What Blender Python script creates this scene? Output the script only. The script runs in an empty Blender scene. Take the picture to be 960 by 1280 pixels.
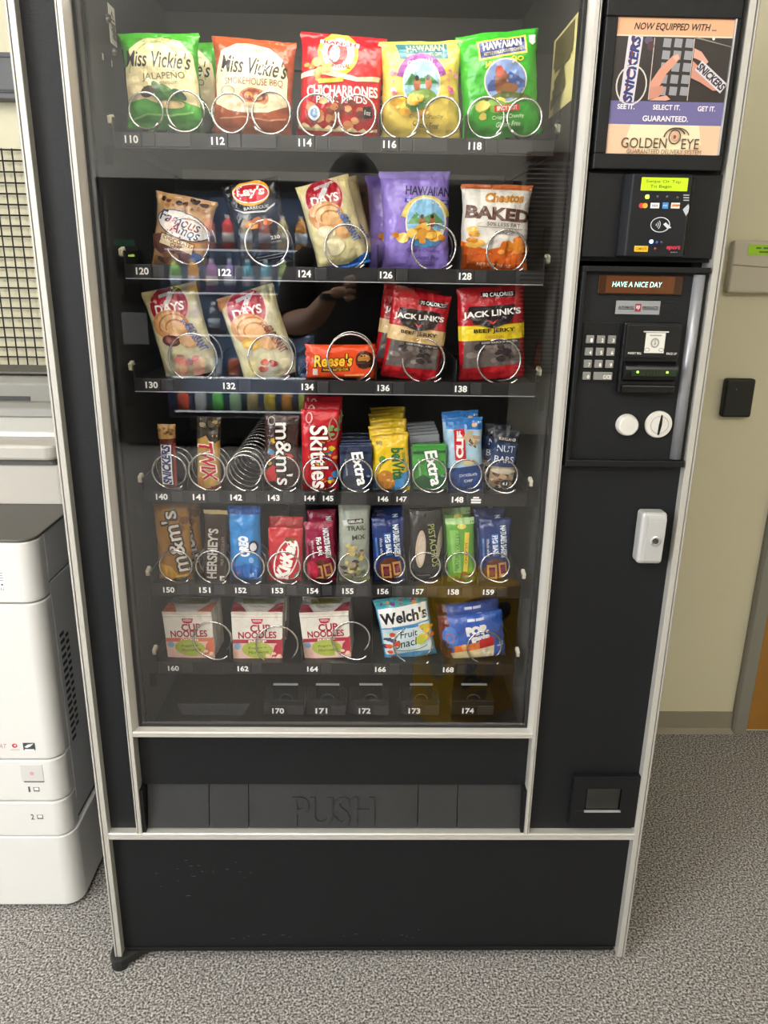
import bpy, bmesh, math, random
from mathutils import Vector, Matrix, noise
from mathutils.geometry import tessellate_polygon

# ------------------------------------------------------------------ camera
SC = bpy.context.scene
COL = SC.collection
CAM = Vector((0.4761, -1.1538, 1.2932)); YAW, PITCH, ROLL, FPX = 0.0224, 0.3087, 0.0165, 962.0
def _axes():
    cy, sy, cp, sp = math.cos(YAW), math.sin(YAW), math.cos(PITCH), math.sin(PITCH)
    fw = Vector((sy*cp, cy*cp, -sp)); r = Vector((cy, -sy, 0)); u = r.cross(fw)
    cr, sr = math.cos(ROLL), math.sin(ROLL)
    return cr*r + sr*u, -sr*r + cr*u, fw
AR, AU, AF = _axes()
cd = bpy.data.cameras.new('camera'); cam = bpy.data.objects.new('camera', cd); COL.objects.link(cam)
cd.sensor_fit = 'HORIZONTAL'; cd.sensor_width = 36.0; cd.lens = 36.0*FPX/960.0; cd.clip_start = 0.01
cam.matrix_world = Matrix(((AR.x, AU.x, -AF.x, CAM.x), (AR.y, AU.y, -AF.y, CAM.y), (AR.z, AU.z, -AF.z, CAM.z), (0, 0, 0, 1)))
SC.camera = cam
def at(px, py, Y):                     # the point of the plane y = Y seen at a pixel of the photograph
    d = (px-480)/FPX*AR - (py-640)/FPX*AU + AF
    return CAM + d*((Y-CAM.y)/d.y)
def atz(px, py, Z):
    d = (px-480)/FPX*AR - (py-640)/FPX*AU + AF
    return CAM + d*((Z-CAM.z)/d.z)

# ------------------------------------------------------------------ world, lights, exposure
SC.view_settings.view_transform = 'Standard'; SC.view_settings.look = 'None'
SC.view_settings.gamma = 1.0; SC.view_settings.use_curve_mapping = False
SC.view_settings.exposure = 0.0
wd = bpy.data.worlds.new('world'); SC.world = wd; wd.use_nodes = True
wd.node_tree.nodes['Background'].inputs[0].default_value = (0.75, 0.85, 1.0, 1)
wd.node_tree.nodes['Background'].inputs[1].default_value = 0.6
def area(name, loc, target, sx, sy, power, col=(1, 1, 1)):
    l = bpy.data.lights.new(name, 'AREA'); l.shape = 'RECTANGLE'; l.size = sx; l.size_y = sy; l.energy = power; l.color = col
    o = bpy.data.objects.new(name, l); COL.objects.link(o); o.location = loc
    o.rotation_euler = (Vector(target)-Vector(loc)).to_track_quat('-Z', 'Y').to_euler()
    return o
ROOM_X0, ROOM_X1, ROOM_Y0, ROOM_Y1, ROOM_Z = -2.7, 3.4, -5.0, 0.803, 2.75
WIN = dict(y0=-4.7, y1=-0.75, z0=0.85, z1=2.35)
area('window_daylight', (ROOM_X0-0.05, (WIN['y0']+WIN['y1'])/2, (WIN['z0']+WIN['z1'])/2), (0.6, -2.2, 0.9), 1.5, 3.9, 300, (0.96, 0.98, 1.0))
PANEL_GAIN = 16.5

# ------------------------------------------------------------------ materials
def lin(c):
    if isinstance(c, str):
        c = [int(c[i:i+2], 16)/255 for i in (0, 2, 4)]
    return tuple((v/12.92 if v <= 0.04045 else ((v+0.055)/1.055)**2.4) for v in c) + (1.0,)
MATS = {}
def mat(name, col, rough=0.5, metal=0.0, noise_amt=0.08, noise_scale=30.0, bump=0.0, bump_scale=200.0, emit=0.0, emit_col=None, spec=0.5, alpha=1.0, coat=0.0, bump_dist=.004):
    if name in MATS: return MATS[name]
    m = bpy.data.materials.new(name); m.use_nodes = True; nt = m.node_tree; b = nt.nodes['Principled BSDF']
    c = lin(col); b.inputs['Roughness'].default_value = rough; b.inputs['Metallic'].default_value = metal
    b.inputs['Specular IOR Level'].default_value = spec; b.inputs['Coat Weight'].default_value = coat
    tc = nt.nodes.new('ShaderNodeTexCoord')
    if noise_amt > 0:
        n = nt.nodes.new('ShaderNodeTexNoise'); n.inputs['Scale'].default_value = noise_scale; n.inputs['Detail'].default_value = 3
        nt.links.new(tc.outputs['Object'], n.inputs['Vector'])
        mx = nt.nodes.new('ShaderNodeMix'); mx.data_type = 'RGBA'
        mx.inputs[6].default_value = tuple(v*(1-noise_amt) for v in c[:3]) + (1,)
        mx.inputs[7].default_value = tuple(min(1, v*(1+noise_amt)) for v in c[:3]) + (1,)
        nt.links.new(n.outputs['Fac'], mx.inputs[0]); nt.links.new(mx.outputs[2], b.inputs['Base Color'])
    else:
        b.inputs['Base Color'].default_value = c
    if bump > 0:
        n2 = nt.nodes.new('ShaderNodeTexNoise'); n2.inputs['Scale'].default_value = bump_scale; n2.inputs['Detail'].default_value = 2
        bp = nt.nodes.new('ShaderNodeBump'); bp.inputs['Strength'].default_value = bump; bp.inputs['Distance'].default_value = bump_dist
        nt.links.new(tc.outputs['Object'], n2.inputs['Vector']); nt.links.new(n2.outputs['Fac'], bp.inputs['Height'])
        nt.links.new(bp.outputs['Normal'], b.inputs['Normal'])
    if emit > 0:
        b.inputs['Emission Color'].default_value = lin(emit_col or col); b.inputs['Emission Strength'].default_value = emit
    MATS[name] = m
    return m
def ink(hexc, rough=0.26):             # printed foil or film: faint crinkle on every colour
    return mat('print_%s' % hexc if rough == 0.26 else 'print_%s_%d' % (hexc, rough*100), hexc, rough=rough, noise_amt=0.05, noise_scale=40, bump=1.0, bump_scale=42, bump_dist=.007)
def flatink(hexc): return mat('flat_print_%s' % hexc, hexc, rough=0.5, noise_amt=0.04, noise_scale=60)

M_black = mat('black_powder_coat', '101113', rough=0.42, spec=0.35, bump=0.12, bump_scale=900, noise_amt=0.12, noise_scale=8)
M_panel = mat('black_textured_panel', '121417', rough=0.5, spec=0.3, bump=0.25, bump_scale=700, noise_amt=0.15, noise_scale=6)
M_blackgloss = mat('black_gloss_plastic', '0c0c0e', rough=0.22, noise_amt=0.05)
M_rubber = mat('black_rubber', '1c1c1c', rough=0.75, noise_amt=0.2, noise_scale=60)
M_alu = mat('brushed_aluminium', 'c2c0b9', rough=0.4, metal=0.4, noise_amt=0.015, noise_scale=40)
M_alu2 = mat('satin_silver', 'c4c5c8', rough=0.3, metal=0.55, noise_amt=0.04, noise_scale=120)
M_steel = mat('bright_steel_wire', 'd8d6d2', rough=0.2, metal=0.9, noise_amt=0.04, noise_scale=90)
M_inner = mat('dark_grey_liner', '454543', rough=0.5, noise_amt=0.12, noise_scale=9)
M_tray = mat('black_tray_steel', '1d1d1e', rough=0.35, noise_amt=0.1, noise_scale=30)
M_tag = mat('tag_black', '242425', rough=0.4, noise_amt=0.08)
M_tag2 = mat('tag_smoke', '333334', rough=0.3, noise_amt=0.08)
M_white = mat('white_digit', 'f0f0ec', rough=0.5, noise_amt=0.03)
M_cream = mat('cream_plastic', 'ded8c0', rough=0.4, noise_amt=0.05)
M_clear = None
def glass_mat(name, gain, tint=(1, 1, 1, 1), rough=0.0):
    m = bpy.data.materials.new(name); m.use_nodes = True; nt = m.node_tree
    for n in list(nt.nodes): nt.nodes.remove(n)
    out = nt.nodes.new('ShaderNodeOutputMaterial'); mix = nt.nodes.new('ShaderNodeMixShader')
    tr = nt.nodes.new('ShaderNodeBsdfTransparent'); gl = nt.nodes.new('ShaderNodeBsdfGlossy'); gl.inputs['Roughness'].default_value = rough
    tr.inputs[0].default_value = tint
    fr = nt.nodes.new('ShaderNodeFresnel'); fr.inputs['IOR'].default_value = 1.5
    ge = nt.nodes.new('ShaderNodeNewGeometry'); inv = nt.nodes.new('ShaderNodeMath'); inv.operation = 'SUBTRACT'; inv.inputs[0].default_value = 1.0
    mu = nt.nodes.new('ShaderNodeMath'); mu.operation = 'MULTIPLY'; mu2 = nt.nodes.new('ShaderNodeMath'); mu2.operation = 'MULTIPLY'; mu2.inputs[1].default_value = gain; mu2.use_clamp = True
    nt.links.new(ge.outputs['Backfacing'], inv.inputs[1]); nt.links.new(fr.outputs[0], mu.inputs[0]); nt.links.new(inv.outputs[0], mu.inputs[1])
    nt.links.new(mu.outputs[0], mu2.inputs[0]); nt.links.new(mu2.outputs[0], mix.inputs[0])
    nt.links.new(tr.outputs[0], mix.inputs[1]); nt.links.new(gl.outputs[0], mix.inputs[2]); nt.links.new(mix.outputs[0], out.inputs['Surface'])
    return m
M_glass = glass_mat('clear_window_glass', 2.5)      # both faces of the pane reflect
M_clear = glass_mat('clear_plastic', 2.0, (0.86, 0.87, 0.85, 1), 0.08)

# ------------------------------------------------------------------ mesh helpers
ORG = {}                                # world base point of each Empty
class MB:
    def __init__(s): s.v = []; s.f = []; s.m = []
    def add(s, vs, fs, mi=0):
        o = len(s.v); s.v += [tuple(v) for v in vs]; s.f += [tuple(i+o for i in f) for f in fs]; s.m += [mi]*len(fs); return s
    def box(s, x0, x1, y0, y1, z0, z1, mi=0):
        vs = [(x, y, z) for z in (z0, z1) for y in (y0, y1) for x in (x0, x1)]
        return s.add(vs, [(0, 2, 3, 1), (4, 5, 7, 6), (0, 1, 5, 4), (2, 6, 7, 3), (0, 4, 6, 2), (1, 3, 7, 5)], mi)
    def prism(s, poly, axis, a, b, mi=0):       # poly in the two other axes; axis 'x': (y,z), 'y': (x,z), 'z': (x,y)
        n = len(poly)
        def P(p, t): return {'x': (t, p[0], p[1]), 'y': (p[0], t, p[1]), 'z': (p[0], p[1], t)}[axis]
        vs = [P(p, a) for p in poly] + [P(p, b) for p in poly]
        ar = sum(poly[i][0]*poly[(i+1) % n][1]-poly[(i+1) % n][0]*poly[i][1] for i in range(n))
        flip = (ar > 0) != (axis == 'y')
        fs = [tuple(range(n)), tuple(range(2*n-1, n-1, -1))] + [(i, n+i, n+(i+1) % n, (i+1) % n) for i in range(n)]
        if flip == (b > a): fs = [tuple(reversed(f)) for f in fs]
        return s.add(vs, fs, mi)
    def tube(s, pts, r, n=6, mi=0, closed=False, caps=True):
        pts = [Vector(p) for p in pts]; rings = []; k = len(pts); up = None
        for i, p in enumerate(pts):
            if closed: t = pts[(i+1) % k]-pts[i-1]
            else: t = pts[min(i+1, k-1)]-pts[max(i-1, 0)]
            t.normalize()
            if up is None: up = t.orthogonal().normalized()
            a = (up-t*up.dot(t)).normalized(); b = t.cross(a); up = a
            rr = r[i] if isinstance(r, (list, tuple)) else r
            rings.append([p+rr*(math.cos(2*math.pi*j/n)*a+math.sin(2*math.pi*j/n)*b) for j in range(n)])
        vs = [v for g in rings for v in g]; fs = []
        for i in range(k if closed else k-1):
            i2 = (i+1) % k
            for j in range(n): fs.append((i*n+j, i*n+(j+1) % n, i2*n+(j+1) % n, i2*n+j))
        if caps and not closed: fs += [tuple(range(n-1, -1, -1)), tuple((k-1)*n+j for j in range(n))]
        return s.add(vs, fs, mi)
    def lathe(s, prof, c, axis='z', n=24, mi=0):    # prof: (radius, height along axis)
        c = Vector(c); vs = []; fs = []
        for r, h in prof:
            for j in range(n):
                a = 2*math.pi*j/n; x, y = r*math.cos(a), r*math.sin(a)
                vs.append(c+Vector({'z': (x, y, h), 'y': (x, h, -y), 'x': (h, x, y)}[axis]))
        for i in range(len(prof)-1):
            for j in range(n): fs.append((i*n+j, i*n+(j+1) % n, (i+1)*n+(j+1) % n, (i+1)*n+j))
        fs.append(tuple(range(n-1, -1, -1))); fs.append(tuple((len(prof)-1)*n+j for j in range(n)))
        return s.add(vs, fs, mi)
    def build(s, name, mats, parent=None, bevel=0.0, smooth=False, seg=2, fixn=False):
        me = bpy.data.meshes.new(name)
        o = ORG.get(parent.name, Vector((0, 0, 0))) if parent else Vector((0, 0, 0))
        me.from_pydata([(v[0]-o.x, v[1]-o.y, v[2]-o.z) for v in s.v], [], s.f)
        if not isinstance(mats, (list, tuple)): mats = [mats]
        for m in mats: me.materials.append(m)
        me.polygons.foreach_set('material_index', s.m)
        if fixn:
            bm = bmesh.new(); bm.from_mesh(me); bmesh.ops.recalc_face_normals(bm, faces=bm.faces); bm.to_mesh(me); bm.free()
        if smooth: me.polygons.foreach_set('use_smooth', [True]*len(me.polygons))
        me.update()
        ob = bpy.data.objects.new(name, me); COL.objects.link(ob); ob.parent = parent
        if parent: ORG[ob.name] = o
        if bevel > 0:
            b = ob.modifiers.new('bevel', 'BEVEL'); b.width = bevel; b.segments = seg; b.limit_method = 'ANGLE'; b.angle_limit = 0.6
        return ob
def box(name, m, parent, x0, x1, y0, y1, z0, z1, bevel=0.0): return MB().box(x0, x1, y0, y1, z0, z1).build(name, m, parent, bevel)
def tag(o, label=None, cat=None, group=None, kind=None):
    if label: o['label'] = label
    if cat: o['category'] = cat
    if group: o['group'] = group
    if kind: o['kind'] = kind
    return o
def empty(name, loc, label, cat, group=None):
    o = bpy.data.objects.new(name, None); COL.objects.link(o); o.location = loc; ORG[o.name] = Vector(loc); o.empty_display_size = 0.05
    return tag(o, label, cat, group)
def struct(name, mb, m, parent=None, **k):
    o = mb.build(name, m, parent, **k); o['kind'] = 'structure'; return o

# ------------------------------------------------------------------ lettering and print
TXT = {}
def text2d(s, bold=0.0):                # triangles of a string, scaled to the unit box; also its width / height
    key = (s, bold)
    if key in TXT: return TXT[key]
    cu = bpy.data.curves.new('lettering_source', 'FONT'); cu.body = s; cu.resolution_u = 3; cu.offset = bold; cu.fill_mode = 'FRONT'
    ob = bpy.data.objects.new('lettering_source', cu); COL.objects.link(ob)
    me = bpy.data.meshes.new_from_object(ob.evaluated_get(bpy.context.evaluated_depsgraph_get()))
    vs = [(v.co.x, v.co.y) for v in me.vertices]; me.calc_loop_triangles()
    tr = [tuple(t.vertices) for t in me.loop_triangles]
    bpy.data.meshes.remove(me); bpy.data.objects.remove(ob); bpy.data.curves.remove(cu)
    x0 = min(v[0] for v in vs); x1 = max(v[0] for v in vs); y0 = min(v[1] for v in vs); y1 = max(v[1] for v in vs)
    out = ([((x-x0)/(x1-x0), (y-y0)/(y1-y0)) for x, y in vs], tr, (x1-x0)/(y1-y0))
    TXT[key] = out
    return out
# decals: sizes in units of the surface's width; (cx, cy) as fractions of its width (-.5...5) and height (0..1)
def T(s, cx, cy, w, h, col, rot=0, sh=0, b=0.02): return ('T', s, cx, cy, w, h, col, rot, sh, b)
def El(cx, cy, rx, ry, col, rot=0, n=22): return ('P', cx, cy, [(rx*math.cos(2*math.pi*i/n), ry*math.sin(2*math.pi*i/n)) for i in range(n)], col, rot)
def Re(cx, cy, w, h, col, rot=0): return ('P', cx, cy, [(-w/2, -h/2), (w/2, -h/2), (w/2, h/2), (-w/2, h/2)], col, rot)
def Po(pts, col): return ('Q', pts, col)
def Ri(cx, cy, rx, ry, t, col, a0=0, a1=360, n=24): return ('G', cx, cy, rx, ry, t, col, a0, a1, n)
def Bl(cx, cy, rx, ry, n, cols, sz, seed):
    r = random.Random(seed); out = []
    for _ in range(n):
        a = r.uniform(0, 6.28); q = math.sqrt(r.random()); s1 = sz*r.uniform(.6, 1.3)
        out.append(('P', cx, cy, [(rx*q*math.cos(a)+s1*math.cos(2*math.pi*i/9)*(.8+.4*r.random()), ry*q*math.sin(a)+s1*.7*math.sin(2*math.pi*i/9)*(.8+.4*r.random())) for i in range(9)], r.choice(cols), r.uniform(-40, 40)*0))
    return out
def clip(poly, ax, val, keep_less):
    out = []; n = len(poly)
    for i in range(n):
        a, b = poly[i], poly[(i+1) % n]
        ia = (a[ax] <= val) if keep_less else (a[ax] >= val); ib = (b[ax] <= val) if keep_less else (b[ax] >= val)
        if ia: out.append(a)
        if ia != ib:
            t = (val-a[ax])/(b[ax]-a[ax]); out.append((a[0]+t*(b[0]-a[0]), a[1]+t*(b[1]-a[1])))
    return out
class Surf:                             # a gridded surface that print can be laid on
    def __init__(s, us, vs, pos, nor, w, h): s.us, s.vs, s.pos, s.nor, s.w, s.h = us, vs, pos, nor, w, h
    def cells(s, lo, hi, g): 
        return [k for k in range(len(g)-1) if g[k+1] > lo and g[k] < hi]
    def point(s, i, j, u, v, off):
        fu = (u-s.us[i])/(s.us[i+1]-s.us[i]); fv = (v-s.vs[j])/(s.vs[j+1]-s.vs[j])
        def bl(A): return (A[i][j]*(1-fu)+A[i+1][j]*fu)*(1-fv)+(A[i][j+1]*(1-fu)+A[i+1][j+1]*fu)*fv
        return bl(s.pos)+bl(s.nor)*off
    def lay(s, mb, poly, off, mi):
        u0 = min(p[0] for p in poly); u1 = max(p[0] for p in poly); v0 = min(p[1] for p in poly); v1 = max(p[1] for p in poly)
        for i in s.cells(u0, u1, s.us):
            pu = clip(clip(poly, 0, s.us[i], False), 0, s.us[i+1], True) if (u0 < s.us[i] or u1 > s.us[i+1]) else poly
            if len(pu) < 3: continue
            for j in s.cells(v0, v1, s.vs):
                pv = clip(clip(pu, 1, s.vs[j], False), 1, s.vs[j+1], True) if (v0 < s.vs[j] or v1 > s.vs[j+1]) else pu
                if len(pv) < 3: continue
                mb.add([s.point(i, j, u, v, off) for u, v in pv], [tuple(range(len(pv)))], mi)
def flat_surf(x0, x1, z0, z1, y):       # upright rectangle that faces the camera side (-y)
    n = Vector((0, -1, 0))
    return Surf([-.5, .5], [0, 1], [[Vector((x, y, z)) for z in (z0, z1)] for x in (x0, x1)], [[n, n], [n, n]], x1-x0, z1-z0)
def print_on(surf, decals, parent, inkf=ink, step=0.00022, names=('printed_artwork', 'lettering')):
    flat = []
    for d in decals: flat += d if isinstance(d, list) else [d]
    w, h = surf.w, surf.h; mbs = {0: MB(), 1: MB()}; cols = {0: [], 1: []}
    for k, d in enumerate(flat):
        off = 0.0004+step*k; which = 1 if d[0] == 'T' else 0
        polys = []
        def put(cx, cy, pts, rot):
            c, s_ = math.cos(math.radians(rot)), math.sin(math.radians(rot))
            return [(cx+(x*c-y*s_), cy+(x*s_+y*c)*w/h) for x, y in pts]
        if d[0] == 'T':
            _, s, cx, cy, tw, th, col, rot, sh, b = d
            vs, tr, _a = text2d(s, b)
            P2 = put(cx, cy, [((x-.5)*tw+(y-.5)*th*sh, (y-.5)*th) for x, y in vs], rot)
            polys = [[P2[i] for i in t] for t in tr]
        elif d[0] == 'P':
            _, cx, cy, pts, col, rot = d; polys = [put(cx, cy, pts, rot)]
        elif d[0] == 'Q':
            _, pts, col = d
            tr = tessellate_polygon([[Vector((p[0]*w, p[1]*h, 0)) for p in pts]]); polys = [[pts[i] for i in t] for t in tr]
        elif d[0] == 'G':
            _, cx, cy, rx, ry, t, col, a0, a1, n = d
            for i in range(n):
                A = [math.radians(a0+(a1-a0)*(i+q)/n) for q in (0, 1)]
                polys.append(put(cx, cy, [(rx*math.cos(A[0]), ry*math.sin(A[0])), (rx*math.cos(A[1]), ry*math.sin(A[1])),
                                          ((rx-t)*math.cos(A[1]), (ry-t)*math.sin(A[1])), ((rx-t)*math.cos(A[0]), (ry-t)*math.sin(A[0]))], 0))
        cl = cols[which]
        if col not in cl: cl.append(col)
        for p in polys:
            ar = sum(p[i][0]*p[(i+1) % len(p)][1]-p[(i+1) % len(p)][0]*p[i][1] for i in range(len(p)))
            if abs(ar) < 1e-12: continue
            if ar < 0: p = p[::-1]
            surf.lay(mbs[which], p, off, cl.index(col))
    for which in (0, 1):
        if mbs[which].f:
            mm = [(c if not isinstance(c, str) else inkf(c)) for c in cols[which]]
            mbs[which].build(names[which], mm, parent, smooth=len(surf.us) > 2)
# ------------------------------------------------------------------ the room
def carpet_mat():
    m = bpy.data.materials.new('grey_loop_carpet'); m.use_nodes = True; nt = m.node_tree; b = nt.nodes['Principled BSDF']
    tc = nt.nodes.new('ShaderNodeTexCoord'); b.inputs['Roughness'].default_value = 0.95; b.inputs['Specular IOR Level'].default_value = 0.1
    n = nt.nodes.new('ShaderNodeTexNoise'); n.inputs['Scale'].default_value = 235; n.inputs['Detail'].default_value = 2.5; n.inputs['Roughness'].default_value = 0.6
    r = nt.nodes.new('ShaderNodeValToRGB'); e = r.color_ramp.elements
    e[0].position = 0.36; e[0].color = lin('413e3b'); e[1].position = 0.66; e[1].color = lin('d0cdc8')
    k = e.new(0.5); k.color = lin('8a8784')
    big = nt.nodes.new('ShaderNodeTexNoise'); big.inputs['Scale'].default_value = 14; big.inputs['Detail'].default_value = 3
    mx = nt.nodes.new('ShaderNodeMix'); mx.data_type = 'RGBA'; mx.blend_type = 'MULTIPLY'; mx.inputs[0].default_value = 0.35
    r2 = nt.nodes.new('ShaderNodeValToRGB'); r2.color_ramp.elements[0].color = (.72, .72, .72, 1); r2.color_ramp.elements[1].color = (1, 1, 1, 1)
    bp = nt.nodes.new('ShaderNodeBump'); bp.inputs['Strength'].default_value = 0.7; bp.inputs['Distance'].default_value = 0.004
    L = nt.links.new
    L(tc.outputs['Object'], n.inputs['Vector']); L(tc.outputs['Object'], big.inputs['Vector']); L(n.outputs['Fac'], r.inputs[0]); L(big.outputs['Fac'], r2.inputs[0])
    L(r.outputs[0], mx.inputs[6]); L(r2.outputs[0], mx.inputs[7]); L(mx.outputs[2], b.inputs['Base Color'])
    L(n.outputs['Fac'], bp.inputs['Height']); L(bp.outputs['Normal'], b.inputs['Normal'])
    return m
M_wall = mat('beige_wall_paint', 'dcd6b8', rough=0.6, noise_amt=0.03, noise_scale=5, bump=0.06, bump_scale=160)
M_wallw = mat('off_white_wall_paint', 'efede6', rough=0.7, noise_amt=0.03, noise_scale=3)
M_base = mat('taupe_vinyl_baseboard', '918a78', rough=0.45, noise_amt=0.06, noise_scale=12)
M_ceil = mat('ceiling_tile_white', 'e2e0da', rough=0.9, noise_amt=0.08, noise_scale=80)
M_wood = mat('honey_oak_veneer', 'a0712f', rough=0.4, noise_amt=0.18, noise_scale=14)
M_frame = mat('grey_door_frame_paint', '8b897f', rough=0.45, noise_amt=0.04)
X0, X1, Y0, Y1, ZC = ROOM_X0, ROOM_X1, ROOM_Y0, ROOM_Y1, ROOM_Z
struct('floor', MB().box(X0, X1, Y0, Y1, -0.05, 0), carpet_mat())
struct('ceiling', MB().box(X0, X1, Y0, Y1, ZC, ZC+0.05), M_ceil)
struct('wall_back', MB().box(X0, X1, Y1, Y1+0.1, 0, ZC), M_wall)
struct('wall_front', MB().box(X0, X1, Y0-0.1, Y0, 0, ZC), M_wallw)
struct('wall_right', MB().box(X1, X1+0.1, Y0, Y1, 0, ZC), M_wall)
w = WIN
struct('wall_left', MB().box(X0-0.1, X0, Y0, w['y0'], 0, ZC).box(X0-0.1, X0, w['y1'], Y1, 0, ZC).box(X0-0.1, X0, w['y0'], w['y1'], 0, w['z0']).box(X0-0.1, X0, w['y0'], w['y1'], w['z1'], ZC), M_wallw)
wn = MB()
ym = (w['y0']+w['y1'])/2
for a, b, c, d in ((w['y0'], w['y1'], w['z0'], w['z0']+.05), (w['y0'], w['y1'], w['z1']-.05, w['z1']), (w['y0'], w['y0']+.05, w['z0'], w['z1']), (w['y1']-.05, w['y1'], w['z0'], w['z1']), (ym-.03, ym+.03, w['z0'], w['z1'])):
    wn.box(X0-0.03, X0+0.015, a, b, c, d)
win = struct('window_1', wn, mat('white_window_frame', 'e8e8e4', rough=0.4))
# baseboard along the back wall, with its cove foot, and the door to the corridor
XD = 1.553                              # door frame edge
z1 = at(870, 889, Y1).z
struct('baseboard_back', MB().prism([(Y1-0.001, 0), (Y1-0.020, 0), (Y1-0.017, 0.006), (Y1-0.008, 0.014), (Y1-0.006, z1), (Y1-0.001, z1)], 'x', X0+.002, XD+0.004), M_base)
fr = MB().prism([(XD, Y1-0.001), (XD, Y1-0.014), (XD+0.006, Y1-0.02), (XD+0.040, Y1-0.02), (XD+0.040, Y1-0.001)], 'z', 0, 2.12)
fr.box(XD+0.98, XD+1.02, Y1-0.02, Y1-0.001, 0, 2.12).box(XD, XD+1.02, Y1-0.02, Y1-0.001, 2.08, 2.12)
dr = struct('door_1', fr, M_frame)
box('door_leaf', M_wood, dr, XD+0.044, XD+0.976, Y1-0.012, Y1-0.001, 0.012, 2.078, 0.002)
hd = MB().lathe([(0.026, 0), (0.026, 0.008), (0.010, 0.01), (0.010, 0.04)], (XD+0.90, Y1-0.013, 1.0), 'y', 16)
hd.v = [(x, 2*(Y1-0.013)-y, z) for x, y, z in hd.v]
hd.box(XD+0.79, XD+0.91, Y1-0.062, Y1-0.045, 0.99, 1.01).build('door_handle', M_alu2, dr, fixn=True)
# ceiling troffers: the room's own lamps
M_diff = mat('lit_diffuser', 'fff6e6', rough=0.6, noise_amt=0.0, emit=PANEL_GAIN, emit_col='fff9f0')
for k, (lx, ly, wh) in enumerate(((-1.5, -2.75, 'near the window wall'), (0.2, -2.75, 'behind the photographer'), (1.6, -2.75, 'on the door side of the room'), (-0.2, -1.3, 'above the front of the snack machine'))):
    t = empty('ceiling_light', (lx, ly, ZC), 'white recessed fluorescent ceiling light panel ' + wh, 'ceiling light', 'ceiling light panels')
    fm = MB().box(lx-.62, lx+.62, ly-.32, ly-.29, ZC-.02, ZC-.001).box(lx-.62, lx+.62, ly+.29, ly+.32, ZC-.02, ZC-.001).box(lx-.62, lx-.59, ly-.29, ly+.29, ZC-.02, ZC-.001).box(lx+.59, lx+.62, ly-.29, ly+.29, ZC-.02, ZC-.001)
    fm.build('lamp_frame', M_ceil, t)
    box('diffuser', M_diff, t, lx-.59, lx+.59, ly-.29, ly+.29, ZC-.012, ZC-.002)

# ------------------------------------------------------------------ snack machine
W = 0.985; TOP = 1.83
VM = empty('vending_machine', (0, 0, 0), 'tall black glass-front snack vending machine with silver trim on the grey carpet', 'vending machine')
cb = MB().box(0.004, 0.03, 0.042, 0.78, 0.03, TOP).box(W-0.03, W-0.004, 0.042, 0.78, 0.03, TOP).box(0.03, W-0.03, 0.76, 0.78, 0.03, TOP).box(0.03, W-0.03, 0.042, 0.76, TOP-0.03, TOP).box(0.03, W-0.03, 0.042, 0.76, 0.03, 0.05)
cb.build('cabinet', M_black, VM)
gx0, gx1, hx0, hx1 = 0.0645, 0.0751, 0.7672, 0.7769
TZ0, TZ1, WZ0, WZ1 = 0.2975, 0.3109, 0.5125, 0.5229
def vtrim(xa, xb, z0, z1, name='trim_strip', flip=False, depth=0.04):
    p = [(0, depth), (0, 0.0025), (.14, 0.0), (.26, 0.0), (.28, 0.005), (.36, 0.005), (.40, 0.0), (.96, 0.0), (1, 0.0012), (1, depth)]
    p = [((xa+(xb-xa)*(1-a if flip else a)), y) for a, y in p]
    return MB().prism(p, 'z', z0, z1).build(name, M_alu, VM, fixn=True)
vtrim(0.0, 0.0141, 0.022, TOP)
vtrim(0.9696, W, 0.022, TOP, flip=True)
vtrim(gx0, gx1, TZ1, TOP-0.05)
vtrim(hx0, hx1, TZ1, TOP-0.05, flip=True)
def htrim(z0, z1, xa, xb, back=0.03, name='trim_strip'):
    p = [(back, z1), (0.002, z1), (0.0, z1-.0015), (0.0, z0+(z1-z0)*.5), (0.0015, z0+(z1-z0)*.42), (0.0, z0+(z1-z0)*.36), (0.0, z0+.001), (0.001, z0), (back, z0)]
    return MB().prism(p, 'x', xa, xb).build(name, M_alu, VM, fixn=True)
htrim(TZ0, TZ1, 0.0141, 0.9696)
htrim(WZ0, WZ1, gx1, hx0)
htrim(TOP-0.05, TOP-0.02, 0.0141, 0.9696)
# bevelled aluminium reveals that lead from the trim to the pane
GY = 0.018                              # pane
MB().prism([(gx1, 0.001), (gx1+.007, GY), (gx1, GY)], 'z', WZ1, TOP-0.05).build('window_reveal', M_alu, VM, fixn=True)
MB().prism([(hx0, 0.001), (hx0-.007, GY), (hx0, GY)], 'z', WZ1, TOP-0.05).build('window_reveal', M_alu, VM, fixn=True)
MB().prism([(0.001, WZ1-.0005), (GY, WZ1-.0005), (GY, WZ1+0.001)], 'x', gx1+.003, hx0-.003).build('window_reveal', M_alu, VM, fixn=True)
gk = MB().box(gx1+.007, gx1+.0105, GY-.002, GY+.008, WZ1+.001, TOP-.05).box(hx0-.0105, hx0-.007, GY-.002, GY+.008, WZ1+.001, TOP-.05).box(gx1+.0105, hx0-.0105, GY-.002, GY+.008, WZ1+.001, WZ1+.004)
gk.build('gasket', M_rubber, VM)
box('glass_pane', M_glass, VM, gx1+.008, hx0-.008, GY, GY+.004, WZ1+.002, TOP-.05)
# door skins
PY = 0.016
box('door_panel', M_panel, VM, 0.0141, gx0, PY, 0.04, TZ1, TOP-.05)
box('door_panel', M_panel, VM, hx1, 0.9696, PY, 0.04, TZ1, 1.0)
box('door_panel', M_panel, VM, hx1, 0.9696, PY, 0.04, 1.306, TOP-.05)
box('kick_panel', M_panel, VM, 0.0141, 0.9696, PY, 0.04, 0.03, TZ0, 0.001)
box('kick_rail', M_black, VM, 0.02, 0.965, 0.012, 0.05, 0.026, 0.034, 0.001)
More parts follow.
